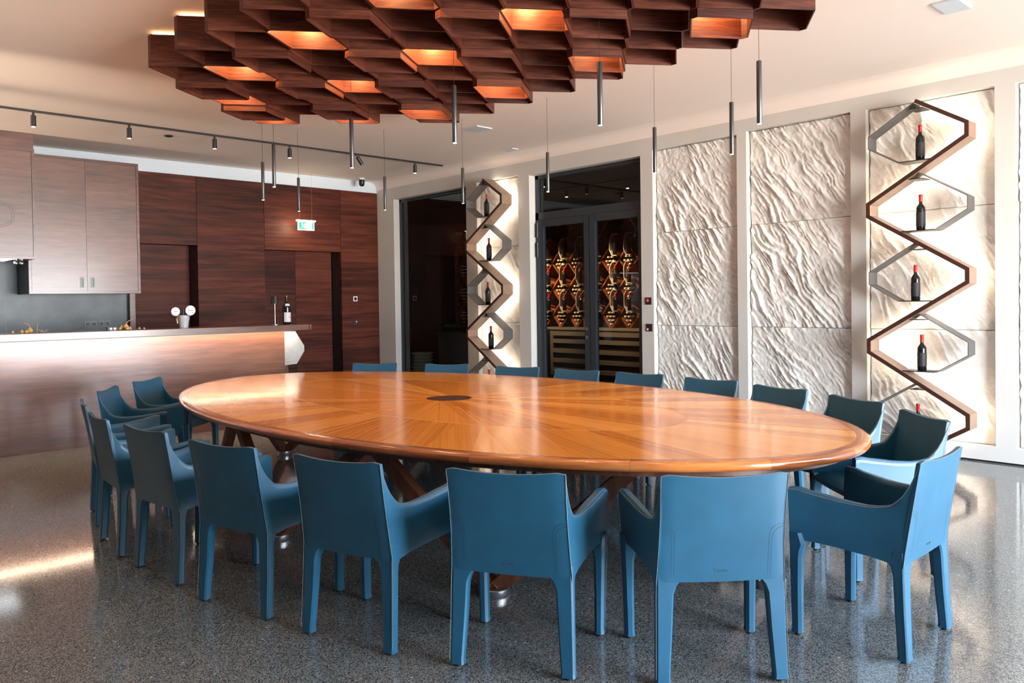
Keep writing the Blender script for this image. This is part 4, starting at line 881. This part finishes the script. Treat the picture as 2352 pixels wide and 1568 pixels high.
# ------------------------------------------------------------------ chairs
def lerp_keys(K, u):
    for (a, va), (b, vb) in zip(K, K[1:]):
        if u <= b: 
            t = (u - a) / (b - a) if b > a else 0; t = t * t * (3 - 2 * t) * 0.35 + t * 0.65
            return va + (vb - va) * t
    return K[-1][1]
def yback(z, s=0.0):
    k = max(0.0, (z - 0.38) / 0.43)
    return -0.222 - 0.066 * k ** 1.15 - 0.013 * (1 - s * s) * k ** 1.5
def hw(z): return 0.247 - 0.007 * max(0, (z - 0.38) / 0.43) - 0.006 * sin(max(0, min(1, (z - 0.38) / 0.43)) * pi)
def make_chair():
    t = thing('leather_armchair', '', 'chair')
    # backrest
    mb = MB(); rings = []; ns = 15; nz = 9
    def zt(s): return 0.812 - 0.017 * (1 - s * s) - (0.010 * max(0, (abs(s) - 0.90) / 0.10) ** 2)
    def zb(s): return 0.392 - 0.006 * (1 - s * s)
    for i in range(ns):
        s = -1 + 2 * i / (ns - 1); s = math.copysign(abs(s) ** 0.85, s); a, b = zb(s), zt(s); ring = []
        for j in range(nz):
            z = a + (b - a) * j / (nz - 1); ring.append((s * hw(z), yback(z, s) + (0.004 if abs(s) > 0.98 else 0), z))
        ring.append((s * hw(b), yback(b, s) + 0.009, b + 0.003))
        for j in range(nz - 1, -1, -1):
            z = a + (b - a) * j / (nz - 1); ring.append((s * (hw(z) - 0.001), yback(z, s) + 0.020, z))
        rings.append(ring)
    mb.loft(rings); obj('backrest', mb, M['leather'], t, 45)
    # arm side panels
    ZTk = [(0, 0.806), (0.025, 0.752), (0.06, 0.695), (0.105, 0.652), (0.17, 0.622), (0.26, 0.610), (0.38, 0.606), (0.55, 0.612), (0.78, 0.628), (0.95, 0.645), (1.0, 0.640)]
    ZBk = [(0, 0.378), (0.08, 0.388), (0.3, 0.402), (0.7, 0.415), (0.9, 0.418), (1.0, 0.40)]
    def side_pt(u, z, inn=0.0):
        yr = yback(z, 1.0) + 0.004; y = yr * (1 - u) + 0.236 * u
        x = hw(z) * (1 - u) + (0.285 + 0.018 * max(0, (z - 0.4) / 0.24)) * u - 0.008 * sin(pi * u) - inn
        return x, y
    us = [0, 0.02, 0.05, 0.085, 0.125, 0.17, 0.22, 0.28, 0.36, 0.46, 0.58, 0.70, 0.82, 0.92, 0.985, 1.0]
    for sg in (-1, 1):
        mb = MB(); rings = []
        for u in us:
            a, b = lerp_keys(ZBk, u), lerp_keys(ZTk, u); th = 0.012 + 0.036 * min(1, u * 1.6) ** 1.2; ring = []; n = 8
            if u > 0.98: th *= 0.94
            for j in range(n + 1):
                z = a + (b - a) * j / n; drop = th * 0.32 if j == n else 0
                x, y = side_pt(u, z, 0.0); ring.append((sg * x, y, z - drop))
            x, y = side_pt(u, b, th * 0.25); ring.append((sg * x, y, b)); x, y = side_pt(u, b, th * 0.75); ring.append((sg * x, y, b))
            for j in range(n, -1, -1):
                z = a + (b - a) * j / n; drop = th * 0.32 if j == n else 0
                x, y = side_pt(u, z, th * (1.0 if z > 0.5 else 0.6 + 0.4 * (z - 0.4) / 0.1)); ring.append((sg * x, y, z - drop))
            rings.append(ring)
        mb.loft(rings); obj('armrest', mb, M['leather'], t, 50)
    # seat
    mb = MB(); rings = []
    for i in range(11):
        v = i / 10; y = -0.205 + 0.435 * v; w_ = 0.232 + 0.024 * v; ring = []
        dz = -0.018 * max(0, (v - 0.86) / 0.14) ** 2
        for j in range(11):
            s = -1 + 2 * j / 10; ring.append((s * w_, y, 0.452 + dz - 0.012 * (1 - s * s) * (1 - (2 * v - 1) ** 2)))
        for j in range(10, -1, -1):
            s = -1 + 2 * j / 10; ring.append((s * w_, y, 0.415 - 0.008 * (1 - s * s)))
        rings.append(ring)
    mb.loft(rings); obj('seat', mb, M['leather'], t, 50)
    # legs
    def leg(sx, front):
        mb = MB(); rings = []
        if front: keys = [(0.45, 0.2985, 0.236, 0.052, 0.052), (0.40, 0.2955, 0.236, 0.070, 0.066), (0.375, 0.294, 0.236, 0.056, 0.056), (0.34, 0.292, 0.236, 0.048, 0.050), (0.2, 0.288, 0.235, 0.043, 0.045), (0.03, 0.284, 0.233, 0.040, 0.042), (0.012, 0.286, 0.236, 0.044, 0.046)]
        else: keys = [(0.44, 0.2465, -0.2225, 0.080, 0.050), (0.395, 0.247, -0.222, 0.096, 0.066), (0.37, 0.247, -0.222, 0.078, 0.054), (0.34, 0.248, -0.223, 0.068, 0.048), (0.2, 0.250, -0.228, 0.062, 0.046), (0.03, 0.254, -0.238, 0.054, 0.044), (0.012, 0.256, -0.240, 0.058, 0.047)]
        for z, xo, yo, wx, wy in keys:
            sy = -1 if front else 1
            r = 0.007; x0, x1 = xo, xo - wx; y0, y1 = yo, yo + sy * wy
            P = [(x0, y0 + sy * r), (x0, y1 - sy * r * 1.6), (x0 - r * 1.6, y1), (x1 + r * 1.6, y1), (x1, y1 - sy * r * 1.6), (x1, y0 + sy * r), (x1 + r, y0), (x0 - r, y0)]
            rings.append([(sx * a, b, z) for a, b in P])
        mb.loft(rings); o = obj('leg', mb, M['leather'], t, 38)
        z, xo, yo, wx, wy = keys[-1]; sy = -1 if front else 1
        mb = MB(); mb.lathe([(0, 0), (0.014, 0), (0.015, 0.012), (0, 0.012)], (sx * (xo - wx / 2), yo + sy * wy / 2, 0), 12); obj('glide', mb, M['rubber'], o)
    for fr in (0, 1):
        for sx in (-1, 1): leg(sx, fr)
    # piping along the cut edges
    mb = MB()
    top = []
    for i in range(ns):
        s = -1 + 2 * i / (ns - 1); b = zt(s); top.append((s * (hw(b) + 0.0005), yback(b, s) + 0.001, b + 0.002))
    mb.tube(top, 0.0015, 4)
    for sg in (-1, 1):
        mb.tube([(sg * (hw(z) + 0.001), yback(z, 1) + 0.002, z) for z in (0.80, 0.72, 0.64, 0.56, 0.48, 0.40)] + [(sg * 0.2495, -0.2245, 0.33), (sg * 0.2515, -0.2295, 0.2), (sg * 0.2555, -0.2395, 0.03)], 0.0012, 4)
        P = []
        for u in us[:-1]:
            b = lerp_keys(ZTk, u); th = 0.012 + 0.036 * min(1, u * 1.6) ** 1.2; x, y = side_pt(u, b, 0.0); P.append((sg * (x - 0.0005), y, b - th * 0.18))
        mb.tube(P, 0.0015, 4)
        mb.tube([(sg * 0.3035, 0.2375, 0.62), (sg * 0.300, 0.2375, 0.5), (sg * 0.2965, 0.2375, 0.40), (sg * 0.289, 0.2365, 0.2), (sg * 0.2855, 0.2345, 0.03)], 0.0012, 4)
    obj('piping', mb, M['piping'], t, 60, label='pale cut leather edge')
    # double stitch lines on the back
    mb = MB()
    for sg in (-1, 1):
        for off in (0.0, 0.011):
            path = []
            x_in = 0.180 + off; ztop = 0.610 - off
            for k in range(60):
                f = k / 59.0
                path.append(f)
            pts = [(hw(ztop) - 0.002 - (hw(ztop) - 0.002 - x_in - 0.045) * f, ztop) for f in (0, 0.5)] 
            for k in range(7):
                a = pi / 2 * k / 6; pts.append((x_in + 0.045 - 0.045 * sin(a), ztop - 0.045 + 0.045 * cos(a)))
            pts += [(x_in, z) for z in (0.53, 0.49, 0.45, 0.41)]
            # dashes
            L = 0.0
            for (xa_, za_), (xb2, zb2) in zip(pts, pts[1:]):
                d = hypot(xb2 - xa_, zb2 - za_); n = max(1, int(d / 0.0055))
                for q in range(n):
                    f0 = (q + 0.15) / n; f1 = (q + 0.75) / n
                    c = [(sg * (xa_ + (xb2 - xa_) * f), za_ + (zb2 - za_) * f) for f in (f0, f1)]
                    (x0, z0), (x1, z1) = c; dx, dz = x1 - x0, z1 - z0; m_ = hypot(dx, dz) or 1; nx, nz_ = -dz / m_ * 0.0009, dx / m_ * 0.0009
                    s0 = x0 / hw(z0); yy = yback(z0, s0) - 0.0007
                    mb.add([(x0 + nx, yy, z0 + nz_), (x0 - nx, yy, z0 - nz_), (x1 - nx, yy, z1 - nz_), (x1 + nx, yy, z1 + nz_)], [(0, 1, 2, 3)])
    obj('stitching', mb, M['stitch'], t)
    cu = bpy.data.curves.new('txt', 'FONT'); cu.body = 'Cassina'; cu.size = 0.017; cu.align_x = 'CENTER'; cu.extrude = 0.0004
    to = bpy.data.objects.new('txt', cu); COL.objects.link(to); bpy.context.view_layer.update()
    me = bpy.data.meshes.new_from_object(to); COL.objects.unlink(to); bpy.data.objects.remove(to); bpy.data.curves.remove(cu)
    zz = 0.425
    me.transform(Matrix.Translation((0, 0, zz)) @ Matrix.Rotation(pi / 2, 4, 'X'))
    for v in me.vertices: v.co.y = yback(v.co.z, v.co.x / hw(v.co.z)) - (0.0012 if v.co.y < 0 else 0.0)
    me.materials.clear(); obj('embossed_lettering', me, M['emboss'], t)
    return t
proto = make_chair()
# back-top centre (x, y), facing angle in degrees, label
CH = [(-7.302, 4.833, -47, 'far side of the table, nearest the timber wall'), (-6.561, 5.233, -60, 'far side, before the left window'), (-5.721, 5.452, -72, 'far side, before the left zigzag display'),
      (-5.021, 5.55, -80, 'far side, before the left leaf of the glass door'), (-4.345, 5.621, -84, 'far side, before the plaster right of the glass door'), (-3.592, 5.573, -89, 'far side, before the first unlit stone panel'),
      (-2.887, 5.378, -102, 'far side, before the second unlit stone panel'), (-2.204, 5.079, -115.3, 'far side, before the plaster left of the right zigzag panel'), (-1.628, 4.608, -131.7, 'facing the camera before the foot of the right zigzag display'),
      (-1.174, 3.515, 180.4, 'side-on at the right table end, pale blue back turned outward'), (-1.613, 2.588, 140, 'front row, brightest pale blue back, right of centre'), (-2.254, 2.067, 119.5, 'front row, mid blue back at the centre'),
      (-2.958, 1.747, 107, 'front row, dark blue back left of centre'), (-3.685, 1.565, 104, 'front row, nearly black back, next to the dark blue one'), (-4.461, 1.479, 96, 'front left row, dark back, fifth chair back from the left edge'),
      (-5.19, 1.458, 85.5, 'front left row, narrow dark back, second from the left'), (-6.005, 1.60, 78, 'leftmost in the picture, seen edge-on'), (-6.841, 2.0, 56.4, 'left table end, inner back shown, farther from the bar'),
      (-7.399, 2.494, 43.2, 'left table end, inner back shown, nearest the bar')]
for i, (x, y, a, d) in enumerate(CH):
    r = radians(a); loc = (x + 0.288 * cos(r), y + 0.288 * sin(r), 0); rz = r - pi / 2
    lab = 'blue leather armchair, ' + d if d.startswith(('far', 'left table', 'front')) else 'blue leather armchair, ' + d
    
    if i == 0: proto.location = loc; proto.rotation_euler = (0, 0, rz); proto['label'] = lab; proto['group'] = 'leather armchairs around the table'
    else: dup(proto, loc, rz, lab)
